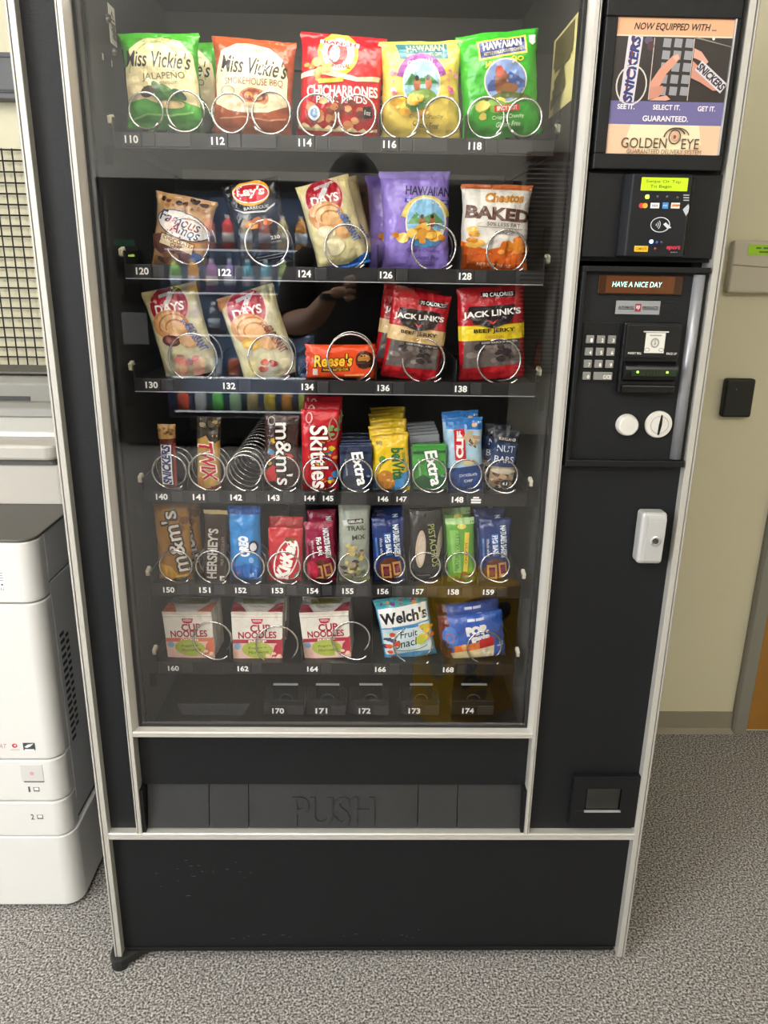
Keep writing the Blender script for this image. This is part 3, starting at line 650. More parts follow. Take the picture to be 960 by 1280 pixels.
led(797, 465, '9be84a', 3, .0016, -.0215, ba); led(834, 465.5, '9be84a', 3, .0016, -.0215, ba)
for k in range(6): 
    xx = g0_+(g1_-g0_)*(.28+.07*k); box('slot_rib', M_rubber, ba, xx, xx+.0008, -.0222, -.0205, g2_, g3_)
o0, o1, o2, o3 = rect((779, 481), (846, 483), (843, 493), (777, 491), -.014)
box('bill_chin', M_blackgloss, ba, o0, o1, -.012, -.006, o2, o3, .002)
# coin return button and coin slot
p = at(786, 532, FY-.01); MB().lathe([(.0165, 0), (.0165, -.006), (.0150, -.013), (.0135, -.0145), (.004, -.0148)], (p.x-.001, FY, p.z), 'y', 28).build('coin_return_button', mat('white_plastic', 'cbc8c1', rough=.35), VM, smooth=False, fixn=True)
p = at(824, 531, FY-.005); kb = MB().lathe([(.0207, 0), (.0207, -.003), (.0195, -.0055), (.004, -.0062)], (p.x, FY, p.z), 'y', 32).build('coin_slot_dial', MATS['white_plastic'], VM, fixn=True)
MB().prism([(p.x-.0015, p.z-.0155), (p.x+.0012, p.z-.0155), (p.x+.0035, p.z), (p.x+.003, p.z+.0155), (p.x+.0012, p.z+.0155), (p.x-.0012, p.z)], 'y', FY-.0069, FY-.005).build('coin_slot', M_blackgloss, kb, fixn=True)
MB().tube([(p.x+.0135*math.cos(a), FY-.0062, p.z+.0135*math.sin(a)) for a in [2*math.pi*i/28 for i in range(28)]], .0006, 5, closed=True).build('dial_groove', mat('grey_groove', 'a8a6a0', rough=.5), kb)
# lock handle
h0, h1, h2, h3 = rect((803, 640), (834, 643), (829, 707), (797, 704), -.012)
lh = MB().box(h0, h1, -.012, PY, h2, h3).build('lock_handle', mat('silver_paint', 'bcbcbb', rough=.35, metal=.25, noise_amt=.03), VM, bevel=.006, seg=4)
MB().prism([(-.012, h3-.004), (-.0165, h3-.008), (-.0165, h3-.034), (-.0135, h2+.006), (-.012, h2+.004)], 'x', h0+.009, h1-.003).build('handle_grip', MATS['silver_paint'], lh, bevel=.002, fixn=True)
p = at(820, 677, -.018)
lk = MB().lathe([(.0085, 0), (.0085, -.002), (.0065, -.003), (.0065, .001), (.001, .001)], (p.x, -.015, p.z), 'y', 24).build('lock_cylinder', M_alu2, lh, fixn=True)
MB().lathe([(.0045, 0), (.0045, -.002), (.001, -.0022)], (p.x, -.0155, p.z), 'y', 16).build('lock_core', mat('dark_lock_core', '55534f', rough=.3, metal=.7), lh, fixn=True)
# coin return cup
r0, r1, r2, r3 = rect((717, 970), (799, 971), (795, 1034), (712, 1034), .005)
u0, u1, u2, u3 = rect((733, 986), (777, 986), (775, 1013), (731, 1013), .005)
MB().box(r0, r1, .004, PY, r2, u2).box(r0, r1, .004, PY, u3, r3).box(r0, u0, .004, PY, u2, u3).box(u1, r1, .004, PY, u2, u3).build('coin_cup_plate', M_black, VM, bevel=.0008)
cup = MB().box(u0, u1, .0138, .0155, u2, u3).build('coin_cup', mat('dark_steel_cup', '4b4b49', rough=.3, metal=.8), VM)
MB().prism([(u0+.002, u2+.002), (u1-.002, u2+.002), (u1-.001, u3-.001), (u0+.001, u3-.001)], 'y', .006, .012).build('cup_flap', MATS['dark_steel_cup'], cup, bevel=.002, fixn=True)
box('cup_lip', M_alu2, cup, u0-.001, u1+.001, .001, .006, u2-.0015, u2+.0005)
# ------------------------------------------------------------------ packaged snacks
def bag(w, h, Tk, seal=.06, side=False, pinch=.07, pw=.42, pc=2.6, wr=.0030, seed=0, NU=22, NV=30, warp=.004, zig=False):
    us = [-.5+i/NU for i in range(NU+1)]; vs = [j/NV for j in range(NV+1)]
    F = [[None]*(NV+1) for _ in us]; B = [[None]*(NV+1) for _ in us]
    for i, u in enumerate(us):
        for j, v in enumerate(vs):
            a, b = (v-.5, u+.5) if side else (u, v)
            q = (b-seal)/(1-2*seal)
            prof = (4*q*(1-q))**pw if 0 < q < 1 else 0.0
            cross = max(0.0, 1-abs(2*a)**pc)**.55
            half = .0005+Tk/2*prof*cross
            ds = min(b, 1-b)
            n1 = noise.noise(Vector((u*5.5+seed*7.3, v*6.5, seed*1.7)))
            n2 = noise.noise(Vector((a*13+seed*3.1, b*2.2, seed*5.1)))*math.exp(-max(0, ds-seal)*9)
            n3 = noise.noise(Vector((u*11+seed, v*13, seed*2.3)))
            n4 = .5-2*abs(noise.noise(Vector((u*2.6+v*1.4+seed*2.9, v*3.1-u*1.1, seed*.7))))   # sharp folds
            wk = (wr*.8*n1+wr*2.2*n2+wr*.5*n3-wr*1.1*n4*abs(n4))*(1 if prof > 0 else .35)*min(1, cross*2+.2)
            sh = warp*noise.noise(Vector((u*1.3+seed*2, v*1.6, seed+9.0)))
            x = u*w*(1-(pinch*prof if not side else 0)); z = v*h
            if side: z = h*(.5+(v-.5)*(1-pinch*prof))
            if prof == 0: x += .0012*math.sin(v*60+seed)*(1 if abs(u) > .49 else 0)
            x += w*.012*noise.noise(Vector((seed*4.4, v*5, u*2)))
            z += h*.010*noise.noise(Vector((u*4, seed*3.3, v*2))) if (j in (NV,)) else 0
            F[i][j] = Vector((x, sh-half+wk, z)); B[i][j] = Vector((x, sh+half+wk*.5, z))
            if i in (0, NU) or j in (0, NV): B[i][j] = Vector((x, F[i][j].y+.0006, z))
    mb = MB(); n = NV+1
    mb.add([F[i][j] for i in range(NU+1) for j in range(n)], [(i*n+j, (i+1)*n+j, (i+1)*n+j+1, i*n+j+1) for i in range(NU) for j in range(NV)])
    mb.add([B[i][j] for i in range(NU+1) for j in range(n)], [(i*n+j, i*n+j+1, (i+1)*n+j+1, (i+1)*n+j) for i in range(NU) for j in range(NV)])
    o = (NU+1)*n
    ed = [(i, 0) for i in range(NU)]+[(NU, j) for j in range(NV)]+[(i, NV) for i in range(NU, 0, -1)]+[(0, j) for j in range(NV, 0, -1)]
    for k in range(len(ed)):
        a = ed[k][0]*n+ed[k][1]; b = ed[(k+1) % len(ed)][0]*n+ed[(k+1) % len(ed)][1]
        mb.f.append((b, a, a+o, b+o)); mb.m.append(0)
    N = [[None]*n for _ in us]
    for i in range(NU+1):
        for j in range(n):
            du = F[min(i+1, NU)][j]-F[max(i-1, 0)][j]; dv = F[i][min(j+1, NV)]-F[i][max(j-1, 0)]
            N[i][j] = du.cross(dv).normalized()
    return Surf(us, vs, F, N, w, h), mb
def carton(w, h, d, taper=0.0):
    t = taper*w
    mb = MB().add([(-w/2, 0, 0), (w/2, 0, 0), (w/2, d, 0), (-w/2, d, 0), (-w/2-t, 0, h), (w/2+t, 0, h), (w/2+t, d, h), (-w/2-t, d, h)],
                  [(0, 3, 2, 1), (4, 5, 6, 7), (0, 1, 5, 4), (1, 2, 6, 5), (2, 3, 7, 6), (3, 0, 4, 7)])
    n = Vector((0, -1, 0))
    S = Surf([-.5, .5], [0, 1], [[Vector((-w/2, 0, 0)), Vector((-w/2-t, 0, h))], [Vector((w/2, 0, 0)), Vector((w/2+t, 0, h))]], [[n, n], [n, n]], w, h)
    nt = Vector((0, 0, 1))
    St = Surf([-.5, .5], [0, 1], [[Vector((-w/2-t, 0, h)), Vector((-w/2-t, d, h))], [Vector((w/2+t, 0, h)), Vector((w/2+t, d, h))]], [[nt, nt], [nt, nt]], w, d)
    return S, mb, St
SEED = [0]
def copy_thing(o, off, label):
    c = o.copy(); COL.objects.link(c); c.location = o.location+Vector(off); c['label'] = label
    for ch in o.children:
        k = ch.copy(); COL.objects.link(k); k.parent = c
    return c
FRONT = TY+.018
def snack(name, label, cat, quad, Tk, base, decals, kind='bag', group=None, behind=(), yaw=0.0, lean=0.0, top=None, taper=0.0, dy=0.0, **kw):
    SEED[0] += 1
    Y = FRONT+Tk/2+dy
    if kind == 'box': Y = FRONT+dy
    TL, TR, BR, BL = [at(p[0], p[1], Y) for p in quad]
    bm_, tm = (BL+BR)/2, (TL+TR)/2
    ax = tm-bm_; h = ax.length
    w = ((TR-TL).length+(BR-BL).length)/2*kw.pop('wide', 1.03)
    if kind == 'box':
        S, mb, St = carton(w, h, Tk, taper)
        o = mb.build(name, ink(base), None, bevel=kw.get('bevel', .002))
        print_on(S, decals, o, step=.00005)
        if top: print_on(St, top, o, step=.00005)
    else:
        S, mb = bag(w, h, Tk, seed=SEED[0], **kw)
        o = mb.build(name, ink(base), None, smooth=True)
        print_on(S, decals, o, step=.00010)
    o.location = bm_; o.rotation_euler = (math.radians(lean), math.atan2(ax.x, ax.z), math.radians(yaw))
    tag(o, label, cat, group)
    for off, lab in behind: copy_thing(o, off, lab)
    return o
CHIP = dict(seal=.055)
# --- slot 110 to 118
GRN, CRM = '3f9a28', 'ddd0a0'
snack('chip_bag', 'green and cream kettle chip bag with pepper picture in slot 110', 'chip bag', [(150, 40), (246, 44), (257, 165), (160, 158)], .046, GRN, [
    Po([(-.47, .26), (-.46, .60), (-.36, .82), (-.18, .93), (.05, .95), (.28, .90), (.44, .76), (.49, .5), (.48, .22), (.2, .30), (.0, .24), (-.2, .30)], CRM),
    Ri(-.02, .46, .40, .47, .014, '8fae55', 15, 165), T('KETTLE COOKED POTATO CHIPS', .02, .905, .62, .045, '6b6a45', -2, 0, 0),
    T("Miss Vickie's", .0, .705, .84, .19, '2b2c33', -3, .18, .012), T('JALAPEÑO', .06, .53, .56, .115, '5d5a32', 2, 0, .0), T('POTATO CHIPS', .12, .46, .24, .035, '7a7752', 2, 0, 0),
    El(.0, .345, .06, .17, '2f5a2c', 35), El(.12, .345, .055, .16, '467a35', 50), El(.24, .34, .045, .10, '2f5f3c', 60), El(-.16, .37, .10, .06, '4d4336', 20), El(.14, .24, .16, .045, 'c9b57e'),
    Ri(.1, .24, .16, .05, .012, '7a7752', 0, 180), Po([(-.42, .10), (-.2, .16), (.1, .14), (.4, .17), (.4, .15), (.1, .12), (-.2, .14), (-.42, .08)], '7cc257')], **CHIP,
    behind=[((.018, .056, .002), 'green kettle chip bag peeking out behind the front one in slot 110')], group='kettle chip bags')
snack('chip_bag', 'rust red and cream smokehouse kettle chip bag in slot 112', 'chip bag', [(267, 48), (370, 51), (366, 171), (267, 170)], .046, '9c4a26', [
    Po([(-.46, .30), (-.48, .60), (-.40, .84), (-.2, .93), (0, .94), (.2, .90), (.36, .80), (.44, .6), (.44, .32), (.2, .24), (-.1, .22), (-.3, .24)], 'e3d6b0'),
    T("Miss Vickie's", .02, .70, .82, .19, '2b2629', -2, .18, .012), T('SMOKEHOUSE BBQ', .02, .535, .74, .085, '8a4b2b', 1, 0, .0), T('KETTLE COOKED', -.05, .86, .32, .04, '8a6a4b', 5, 0, 0),
    El(.03, .385, .19, .10, 'b9794e'), El(.03, .40, .15, .07, '8f3f28'), El(-.04, .40, .05, .035, 'c98f4c'), El(.08, .385, .06, .03, 'd8a06a'), El(.0, .30, .2, .03, 'c9b892'), Ri(-.31, .44, .09, .05, .010, 'a89a72'),
    Po([(-.4, .16), (-.1, .19), (.2, .17), (.42, .20), (.42, .185), (.2, .155), (-.1, .175), (-.4, .145)], 'cf9069')], **CHIP, group='kettle chip bags')
snack('snack_bag', 'bright red pork rind bag with round yellow emblem in slot 114', 'snack bag', [(377, 38), (483, 50), (473, 174), (373, 174)], .05, 'c81722', [
    El(-.05, .80, .24, .24, 'e8c52b'), El(-.05, .80, .19, .19, 'f0ece4'), El(-.06, .80, .12, .13, '9c2a2c'), El(-.09, .79, .06, .09, 'e9e2da'), T('ORIGINAL', -.03, .675, .26, .05, 'a8242a', 0, 0, .02), Re(-.04, .895, .46, .05, 'f0ece4', -2), T('RANCH', -.04, .895, .38, .045, 'b51b28', -2, 0, .03),
    Po([(-.5, .60), (-.2, .64), (.2, .58), (.48, .62), (.46, .57), (.2, .54), (-.2, .58), (-.5, .55)], 'e8d9b2'),
    Bl(-.28, .62, .17, .10, 9, ['c78a4a', 'd9a05c', 'b5713a'], .05, 3), Re(-.12, .53, .30, .045, 'e6b932', 8),
    T('CHICHARRONES', .02, .44, .86, .11, 'f2efe8', 3, 0, .03), T('PORK RINDS', .02, .36, .62, .07, 'f2efe8', 3, 0, .02),
    Bl(-.02, .24, .40, .13, 30, ['b3683a', 'c9824c', '8a3f28', 'd59b66', '6a2a20'], .055, 5), El(-.30, .22, .075, .075, 'd7dbe2'), El(-.30, .22, .05, .05, '7a97b8'), Re(.34, .27, .10, .12, '2b2226', 10), T('1oz', .34, .27, .07, .05, 'e6e2da'),
    Po([(-.47, .10), (-.40, .13), (-.33, .10), (-.26, .13), (-.19, .10), (-.12, .13), (-.05, .10), (.02, .13), (.09, .10), (.16, .13), (.23, .10), (.30, .13), (.37, .10), (.45, .13), (.45, .10), (-.47, .075)], 'e7cf9a')], **CHIP,
    behind=[((.012, .056, .0), 'red pork rind bag half hidden behind the front one in slot 114')], group='pork rind bags')
HS = [Re(.0, .86, .52, .21, '23336f', 0), Ri(0, .86, .0, .0, 0, '23336f')]
def isle(cx, cy, r, sea, hill, figure):
    return [El(cx, cy, r, r*1.05, 'e9dcb9'), El(cx, cy, r*.93, r*.98, sea), Po([(cx-r*.9, cy-.02), (cx-r*.5, cy+.10), (cx-.05, cy+.04), (cx+r*.4, cy+.09), (cx+r*.9, cy-.01)], hill), El(cx, cy-r*.55, r*.75, r*.35, figure), El(cx-.06, cy-.01, .045, .075, '9c5a34'), El(cx-.06, cy+.05, .028, .03, '2f2320'), El(cx+.09, cy-.005, .042, .07, 'a9663c'), El(cx+.09, cy+.05, .026, .028, '2f2320')]
snack('chip_bag', 'pale yellow island style chip bag with purple arch in slot 116', 'chip bag', [(478, 58), (573, 46), (577, 176), (475, 172)], .046, 'd9bf52', [
    Po([(-.30, .97), (.32, .97), (.34, .80), (-.26, .80)], '2e6e78'), T('HAWAIIAN', .06, .915, .46, .085, 'd9cf9c', 3, 0, .02), T('KETTLE STYLE POTATO CHIPS', .04, .84, .44, .035, 'd9cf9c', 3, 0, 0),
    Ri(.0, .52, .34, .36, .12, '8b3f8f', 20, 160), T('ORIGINAL', .0, .755, .34, .075, 'f0e2c8', 4, 0, .02), *isle(.0, .55, .25, '8fb9c9', '3f7a3c', '6b8a3a'),
    Bl(-.38, .55, .06, .22, 10, ['d88a9c', 'e6c0c4', 'c95f7c'], .03, 8), Bl(.38, .55, .06, .22, 10, ['d88a9c', 'e6c0c4', 'c95f7c'], .03, 9), Bl(-.02, .33, .36, .08, 12, ['d9a62c', 'e6be3c', '4b7a3a', 'c98f22'], .065, 10),
    T('Crisp & Crunchy', .06, .215, .44, .055, '5b4a22', -2, .15, .01), T('Gluten Free', .06, .145, .34, .055, '5b4a22', -2, .15, .01), T('NET WT 2oz', .38, .08, .14, .03, '5b4a22', 0, 0, 0)], **CHIP, group='island style chip bags')
snack('chip_bag', 'vivid green island style chip bag with blue name panel in slot 118', 'chip bag', [(568, 46), (673, 35), (675, 170), (581, 176)], .046, '2f9d22', [
    Re(.04, .835, .62, .21, 'e2cf4f', 3), Re(.04, .835, .58, .17, '27306e', 3), T('HAWAIIAN', .04, .865, .50, .085, 'e8e4d2', 3, 0, .03), T('KETTLE STYLE POTATO CHIPS', .04, .795, .48, .035, 'd9cf6c', 3, 0, 0), Po([(.38, .93), (.47, .93), (.47, .86), (.425, .83), (.38, .86)], 'd2dcd2'),
    T('JALAPEÑO', .05, .70, .50, .075, 'e5cf3c', 3, 0, .03), El(.05, .52, .27, .24, 'd9d2b4'), El(.05, .52, .255, .225, '6f86b5'), Po([(-.18, .50), (-.08, .57), (.0, .50), (.1, .60), (.2, .55), (.29, .50), (.29, .44), (-.18, .44)], '3b4f86'), El(.0, .50, .09, .14, '7a4526'), El(-.02, .61, .05, .06, 'a33e22'), El(.06, .44, .14, .06, '8a5a2e'),
    Po([(-.3, .34), (.0, .43), (.3, .38), (.42, .32), (.1, .36), (-.1, .33)], '4d5a22'), Bl(-.16, .27, .14, .12, 7, ['c9b54c', '7aa83c', 'dcc862'], .07, 12), Re(.05, .265, .32, .07, 'c23b2c', -1), T('SPICY HOT', .05, .265, .26, .045, 'f0e0c8', -1),
    T('Crisp & Crunchy', .06, .185, .40, .05, 'd9e6c0', -1, .15, .01), T('Gluten Free', .06, .125, .30, .05, 'd9e6c0', -1, .15, .01)], **CHIP, group='island style chip bags')
# --- slot 120 to 128
snack('cookie_bag', 'tan chocolate chip cookie bag slumped askew in slot 120', 'cookie bag', [(199, 236), (268, 255), (262, 350), (186, 340)], .05, 'c49a66', [
    Bl(0, .93, .45, .05, 14, ['5b3d2a', '7a5538', '3f2a1e'], .045, 21), Bl(.0, .85, .42, .05, 9, ['8a6242', 'a87a50'], .04, 22), El(.04, .63, .46, .21, '2f3350', -10), El(.04, .63, .445, .195, 'e6e2da', -10), T('Famous', .0, .68, .70, .17, '2f3a62', -10, .25, .01), T('Amos', .1, .57, .50, .16, '2f3a62', -10, .25, .01),
    El(-.1, .36, .42, .17, '6a4030', -8), Re(-.02, .40, .62, .18, '5a3526', -10), Re(-.02, .40, .58, .15, 'd9c7a4', -10), T('CHOCOLATE', -.02, .43, .50, .06, '5a3526', -10, 0, .02), T('CHIP', -.02, .37, .22, .06, '5a3526', -10, 0, .02), El(.33, .27, .10, .08, '3d4f78'),
    Bl(-.1, .22, .3, .10, 9, ['8a5a34', 'a3703f', '5b3823'], .07, 23)], seal=.06, pinch=.10, warp=.012)
snack('chip_bag', 'black barbecue chip bag with round red and yellow logo in slot 122', 'chip bag', [(272, 226), (352, 228), (364, 332), (306, 332)], .046, '1d1b1d', [
    El(-.0, .86, .34, .22, 'e3a32a', -6), El(-.0, .855, .33, .17, 'ece8e2', -8), El(-.0, .855, .31, .15, 'c41f2b', -8), T("Lay's", .0, .865, .50, .20, 'f2efe8', -6, .1, .04), T('BARBECUE', .05, .68, .46, .05, 'c9c5bc', -3, 0, .01), Po([(-.4, .72), (-.2, .66), (.2, .63), (.4, .70), (.38, .67), (.2, .61), (-.2, .64)], 'd5d2ca'),
    Bl(.1, .50, .26, .10, 8, ['c98236', 'd99a4a', 'a85f26', '7c2f1e'], .09, 31), T('230', .27, .31, .16, .06, 'd5d2ca', 0, 0, .02), T('CALORIES', .27, .26, .18, .03, 'a5a29a', 0, 0, 0), Re(.1, .12, .5, .012, '8a877f'), Re(.1, .09, .45, .012, '8a877f')], **CHIP)
SEVEN = lambda fl: [Po([(-.5, 1), (.5, 1), (.5, .84), (.1, .76), (-.5, .86)], 'd3c58e'), El(-.04, .80, .37, .37, 'd9b9a4'), El(-.04, .80, .345, .345, 'a01d2b'), T('7', -.01, .875, .34, .24, 'c9c4c4', 8, .1, .05), T('DAYS', -.03, .785, .52, .15, 'f0ece4', -2, .0, .03),
    El(-.08, .60, .34, .26, 'c9905a', -20), El(-.05, .62, .28, .18, 'dcae78', -20), Ri(-.05, .60, .26, .20, .03, 'b0753f', 20, 200), Ri(-.02, .58, .18, .13, .03, 'b0753f', 20, 200), El(-.14, .44, .17, .10, fl[0], -15), El(-.14, .44, .11, .06, fl[1], -15), El(.16, .40, .16, .12, 'd2a36c', -25),
    T('CROISSANT', .30, .42, .52, .14, fl[2], -72, .1, .03), T('soft', .20, .58, .2, .09, fl[2], -70, .2, .02)]
snack('croissant_pack', 'cream croissant pack with blue bottom edge leaning in slot 124', 'croissant pack', [(373, 229), (432, 222), (466, 332), (396, 339)], .05, 'd6cc9a', SEVEN(('e6dcb4', 'efe8cc', '3d6fae')) + [Po([(-.5, .10), (.1, .05), (.5, .13), (.5, 0), (-.5, 0)], '2f6fc0'), El(-.1, .26, .22, .14, 'e8dfb8')], seal=.06, pinch=.05, group='croissant packs',
    behind=[((.012, .058, .004), 'blue edged croissant pack behind the leaning one in slot 124')])
snack('chip_bag', 'lavender purple island style onion chip bag in slot 126', 'chip bag', [(476, 208), (562, 221), (561, 343), (478, 337)], .048, '8b76c4', [
    T('HAWAIIAN', .18, .80, .66, .12, '2b2f4c', -3, 0, .02), T('BRAND', .2, .735, .14, .03, '2b2f4c', -3, 0, 0), Re(.17, .70, .68, .055, '3c3f9a', -3), T('KETTLE STYLE POTATO CHIPS', .17, .70, .60, .032, 'd9d0e8', -3, 0, 0), Ri(.14, .46, .40, .40, .10, 'd9c76a', 20, 160), T('SWEET MAUI ONION', .14, .655, .46, .05, '6a4a22', -2, 0, .01),
    *isle(.14, .50, .31, '7fb4d6', '5f8f55', '4a86b9'), Bl(.1, .37, .42, .10, 14, ['d99a36', 'e6b44c', 'c98022', 'eec566'], .085, 33),
    T('Crisp & Crunchy', .1, .22, .50, .055, '4a3c86', -3, .15, .01), T('Gluten Free', .16, .155, .36, .055, '4a3c86', -3, .15, .01)], **CHIP, group='purple chip bags',
    behind=[((-.022, .056, .0), 'purple chip bag showing along the edge behind the front one in slot 126')])
snack('snack_bag', 'white and orange baked cheese puff bag in slot 128', 'snack bag', [(577, 224), (665, 238), (655, 348), (575, 333)], .048, 'd8d3c8', [
    Po([(-.5, .95), (.5, .93), (.5, 1), (-.5, 1)], 'b5602e'), Po([(-.5, 0), (.5, 0), (.5, .22), (.2, .32), (-.1, .26), (-.5, .36)], 'd8641f'), T('Cheetos', .10, .845, .56, .13, 'b57a2a', 0, .2, .05), T('BAKED', .02, .665, .96, .17, '5a3a30', -4, 0, .05), T('50% LESS FAT', .10, .545, .50, .05, '6a5a52', -3, 0, .01), Re(.05, .51, .66, .008, '8a7a6e', -3), T('CRUNCHY', .12, .45, .28, .04, '6a5a52', -3, .1, .01),
    Bl(-.30, .40, .14, .11, 8, ['d9992c', 'e3b04a', 'c9801e'], .075, 41), Bl(.22, .30, .24, .12, 16, ['e38a2c', 'd9701f', 'eea048', 'c95f1a'], .07, 42), T('NET WT 7/8 OZ', .0, .10, .5, .035, 'f0d9b0', -3, 0, 0)], **CHIP)
# --- slot 130 to 138
snack('croissant_pack', 'cream croissant pack leaning over in slot 130', 'croissant pack', [(177, 362), (243, 356), (276, 466), (208, 474)], .048, 'd2cba2', SEVEN(('5a2f2a', '8a4a3a', '5a5f96')) + [Bl(.0, .2, .2, .08, 6, ['c98a7a', 'b07a6a', 'd9a59a'], .07, 44)], seal=.05, pinch=.05, group='croissant packs')
snack('croissant_pack', 'cream croissant pack with fruit filling picture leaning in slot 132', 'croissant pack', [(270, 368), (341, 360), (374, 465), (308, 481)], .048, 'd2cba2', SEVEN(('d8a93c', 'e3bf5a', '8a4a3a')) + [Bl(.0, .17, .2, .07, 8, ['c9502f', 'd8763c', 'b0402a'], .06, 45), Po([(-.5, 1), (-.2, 1), (-.38, .9), (-.5, .86)], 'b0763a')], seal=.05, pinch=.05, group='croissant packs')
snack('candy_pack', 'orange peanut butter cup pack lying upright in slot 134', 'candy', [(383, 430), (468, 430), (468, 472), (384, 474)], .022, 'd9481c', [
    T("Reese's", -.10, .54, .56, .20, '2b150e', 2, .12, .09), T("Reese's", -.10, .545, .54, .185, 'e9b531', 2, .12, .03), Re(-.07, .27, .40, .055, '2b150e', 2), T('PEANUT BUTTER CUPS', -.07, .27, .36, .035, 'e9b531', 2, 0, .01), El(.34, .56, .13, .13, '4a2416'), El(.33, .60, .09, .06, 'b9813f'), Re(.36, .44, .2, .10, '331810', 3), Re(-.36, .20, .07, .09, 'd9c9bc'), Re(.2, .12, .28, .025, 'e59a60', 2)], side=True, seal=.04, pinch=.03, wr=.0012, NU=22, NV=14)
JACK = lambda band: [Po([(-.5, .60), (.5, .60), (.5, .44), (-.5, .44)], band), Po([(-.42, .44), (.42, .44), (.45, .16), (-.45, .14)], '5d5450'), Bl(0, .30, .36, .16, 24, ['453c3a', '6e625d', '332b2b', '7d716a'], .06, 51), Po([(-.34, .80), (.34, .80), (.36, .74), (.28, .62), (.0, .56), (-.28, .62), (-.36, .74)], '1f1718'), Po([(-.10, .66), (0, .60), (.10, .66), (.0, .625)], 'b51f26'), T("JACK LINK'S", .0, .715, .84, .115, 'e9e4de', 2, 0, .03), T('BEEF JERKY', .03, .535, .62, .075, '33231a', 0, 0, .03), T('ORIGINAL', .03, .475, .30, .045, 'b5852c', 0, 0, .02), Re(.1, .415, .60, .05, '2a2422', 0), T('GOOD SOURCE OF PROTEIN', .1, .415, .54, .028, 'd9d4ce', 0, 0, 0)]
snack('jerky_bag', 'red beef jerky pouch with beige band tilted in slot 136', 'jerky bag', [(497, 358), (560, 372), (548, 486), (474, 462)], .03, 'a8141f', [Re(.2, .885, .5, .09, '241a1c', 0), T('70 CALORIES', .2, .885, .42, .06, 'e9e4de', 0, 0, .02)] + JACK('c9ac78'), seal=.04, pinch=.03, wr=.003, warp=.008,
    behind=[((-.014, .05, .006), 'red jerky pouch behind the tilted one in slot 136')], group='jerky bags')
snack('jerky_bag', 'red beef jerky pouch with bright yellow band in slot 138', 'jerky bag', [(573, 358), (653, 358), (655, 474), (574, 473)], .03, 'a8141f', [Re(.1, .915, .52, .08, '241a1c', 0), T('80 CALORIES', .1, .915, .46, .055, 'e9e4de', 0, 0, .02)] + JACK('dfc31f'), seal=.04, pinch=.02, wr=.002,
    behind=[((.010, .05, .0), 'red jerky pouch behind the yellow banded one in slot 138')], group='jerky bags')
# --- slot 140 to 149
snack('candy_bar', 'brown wrapped chocolate bar with white block letters in slot 140', 'candy bar', [(198, 531), (218, 529), (223, 611), (201, 612)], .018, '5c2c22', [Po([(-.5, 1), (.5, 1), (.5, .80), (-.5, .78)], 'b08a56'), Bl(0, .9, .4, .2, 8, ['8a6436', 'c9a06a', '6b4a2c'], .12, 60), Re(-.02, .40, .62, 2.35, 'e6e2e0', 0), T('SNICKERS', -.02, .40, 2.28, .52, '27397c', 90, .12, .05), Re(.43, .40, .10, 2.5, 'a23a3c')], side=False, seal=.03, pinch=.05, wr=.0012, NU=10, NV=24)
snack('candy_bar', 'gold caramel biscuit bar with red letters and torn dark wrapper in slot 141', 'candy bar', [(246, 522), (276, 520), (276, 616), (247, 612)], .018, 'b58f4a', [Po([(-.5, 1), (.5, 1), (.5, .72), (.2, .66), (-.1, .76), (-.5, .70)], '3a332c'), Bl(.1, .88, .4, .22, 10, ['5b5348', '8a7f66', '2b2420', 'a08a52'], .12, 61), T('TWIX', -.02, .42, 1.75, .72, 'efe6d8', -84, .1, .06), T('TWIX', -.02, .42, 1.66, .62, 'b81d33', -84, .1, .03), Po([(.0, 0), (.5, 0), (.5, .10), (.1, .08)], 'a8242f'), El(-.3, .12, .12, .3, 'a5703a')], seal=.03, pinch=.05, wr=.003, warp=.01, NU=12, NV=24)
snack('candy_bag', 'dark brown chocolate candy bag with white letters in slot 143', 'candy bag', [(331, 518), (374, 518), (373, 614), (331, 613)], .02, '3a2622', [Bl(-.1, .5, .3, .7, 9, ['4a7a9c', 'b83a2c', 'c9a42c', '3f7a3c'], .11, 62), Bl(-.22, .22, .16, .2, 4, ['b3262c'], .14, 63), T("m&m's", .08, .50, 1.85, .54, '241512', -88, 0, .08), T("m&m's", .08, .50, 1.80, .47, 'e2ddd8', -88, 0, .01), Ri(-.28, .92, .10, .12, .03, '9a938c')], seal=.04, pinch=.05, wr=.0018, NU=14, NV=24)
SK = snack('candy_bag', 'red fruit candy bag with rainbow drops in slot 144', 'candy bag', [(377, 511), (423, 512), (423, 614), (377, 614)], .02, 'c01b25', [Bl(.1, .35, .36, .72, 46, ['3f9a3c', 'd88a2c', '6a2f7c', 'd9c22c', 'c93030', '2f7ab0', 'e0a63c'], .075, 64), T('Skittles', .0, .44, 1.72, .54, '8a1520', -88, 0, .06), T('Skittles', .0, .44, 1.68, .47, 'f0ebe6', -88, 0, .02), Ri(-.28, .90, .10, .14, .03, 'd9a5a0'), Ri(.34, .78, .12, .28, .03, '9a8a7c'), Bl(.34, .78, .08, .2, 4, ['5a8a4a', '7a9a5a'], .05, 65)], seal=.04, pinch=.04, wr=.002, NU=14, NV=24, group='red fruit candy bags',
    behind=[((.002, .028, .008), 'red fruit candy bag directly behind the front one in slot 144'), ((.004, .056, .014), 'red fruit candy bag third from the glass in slot 144')])
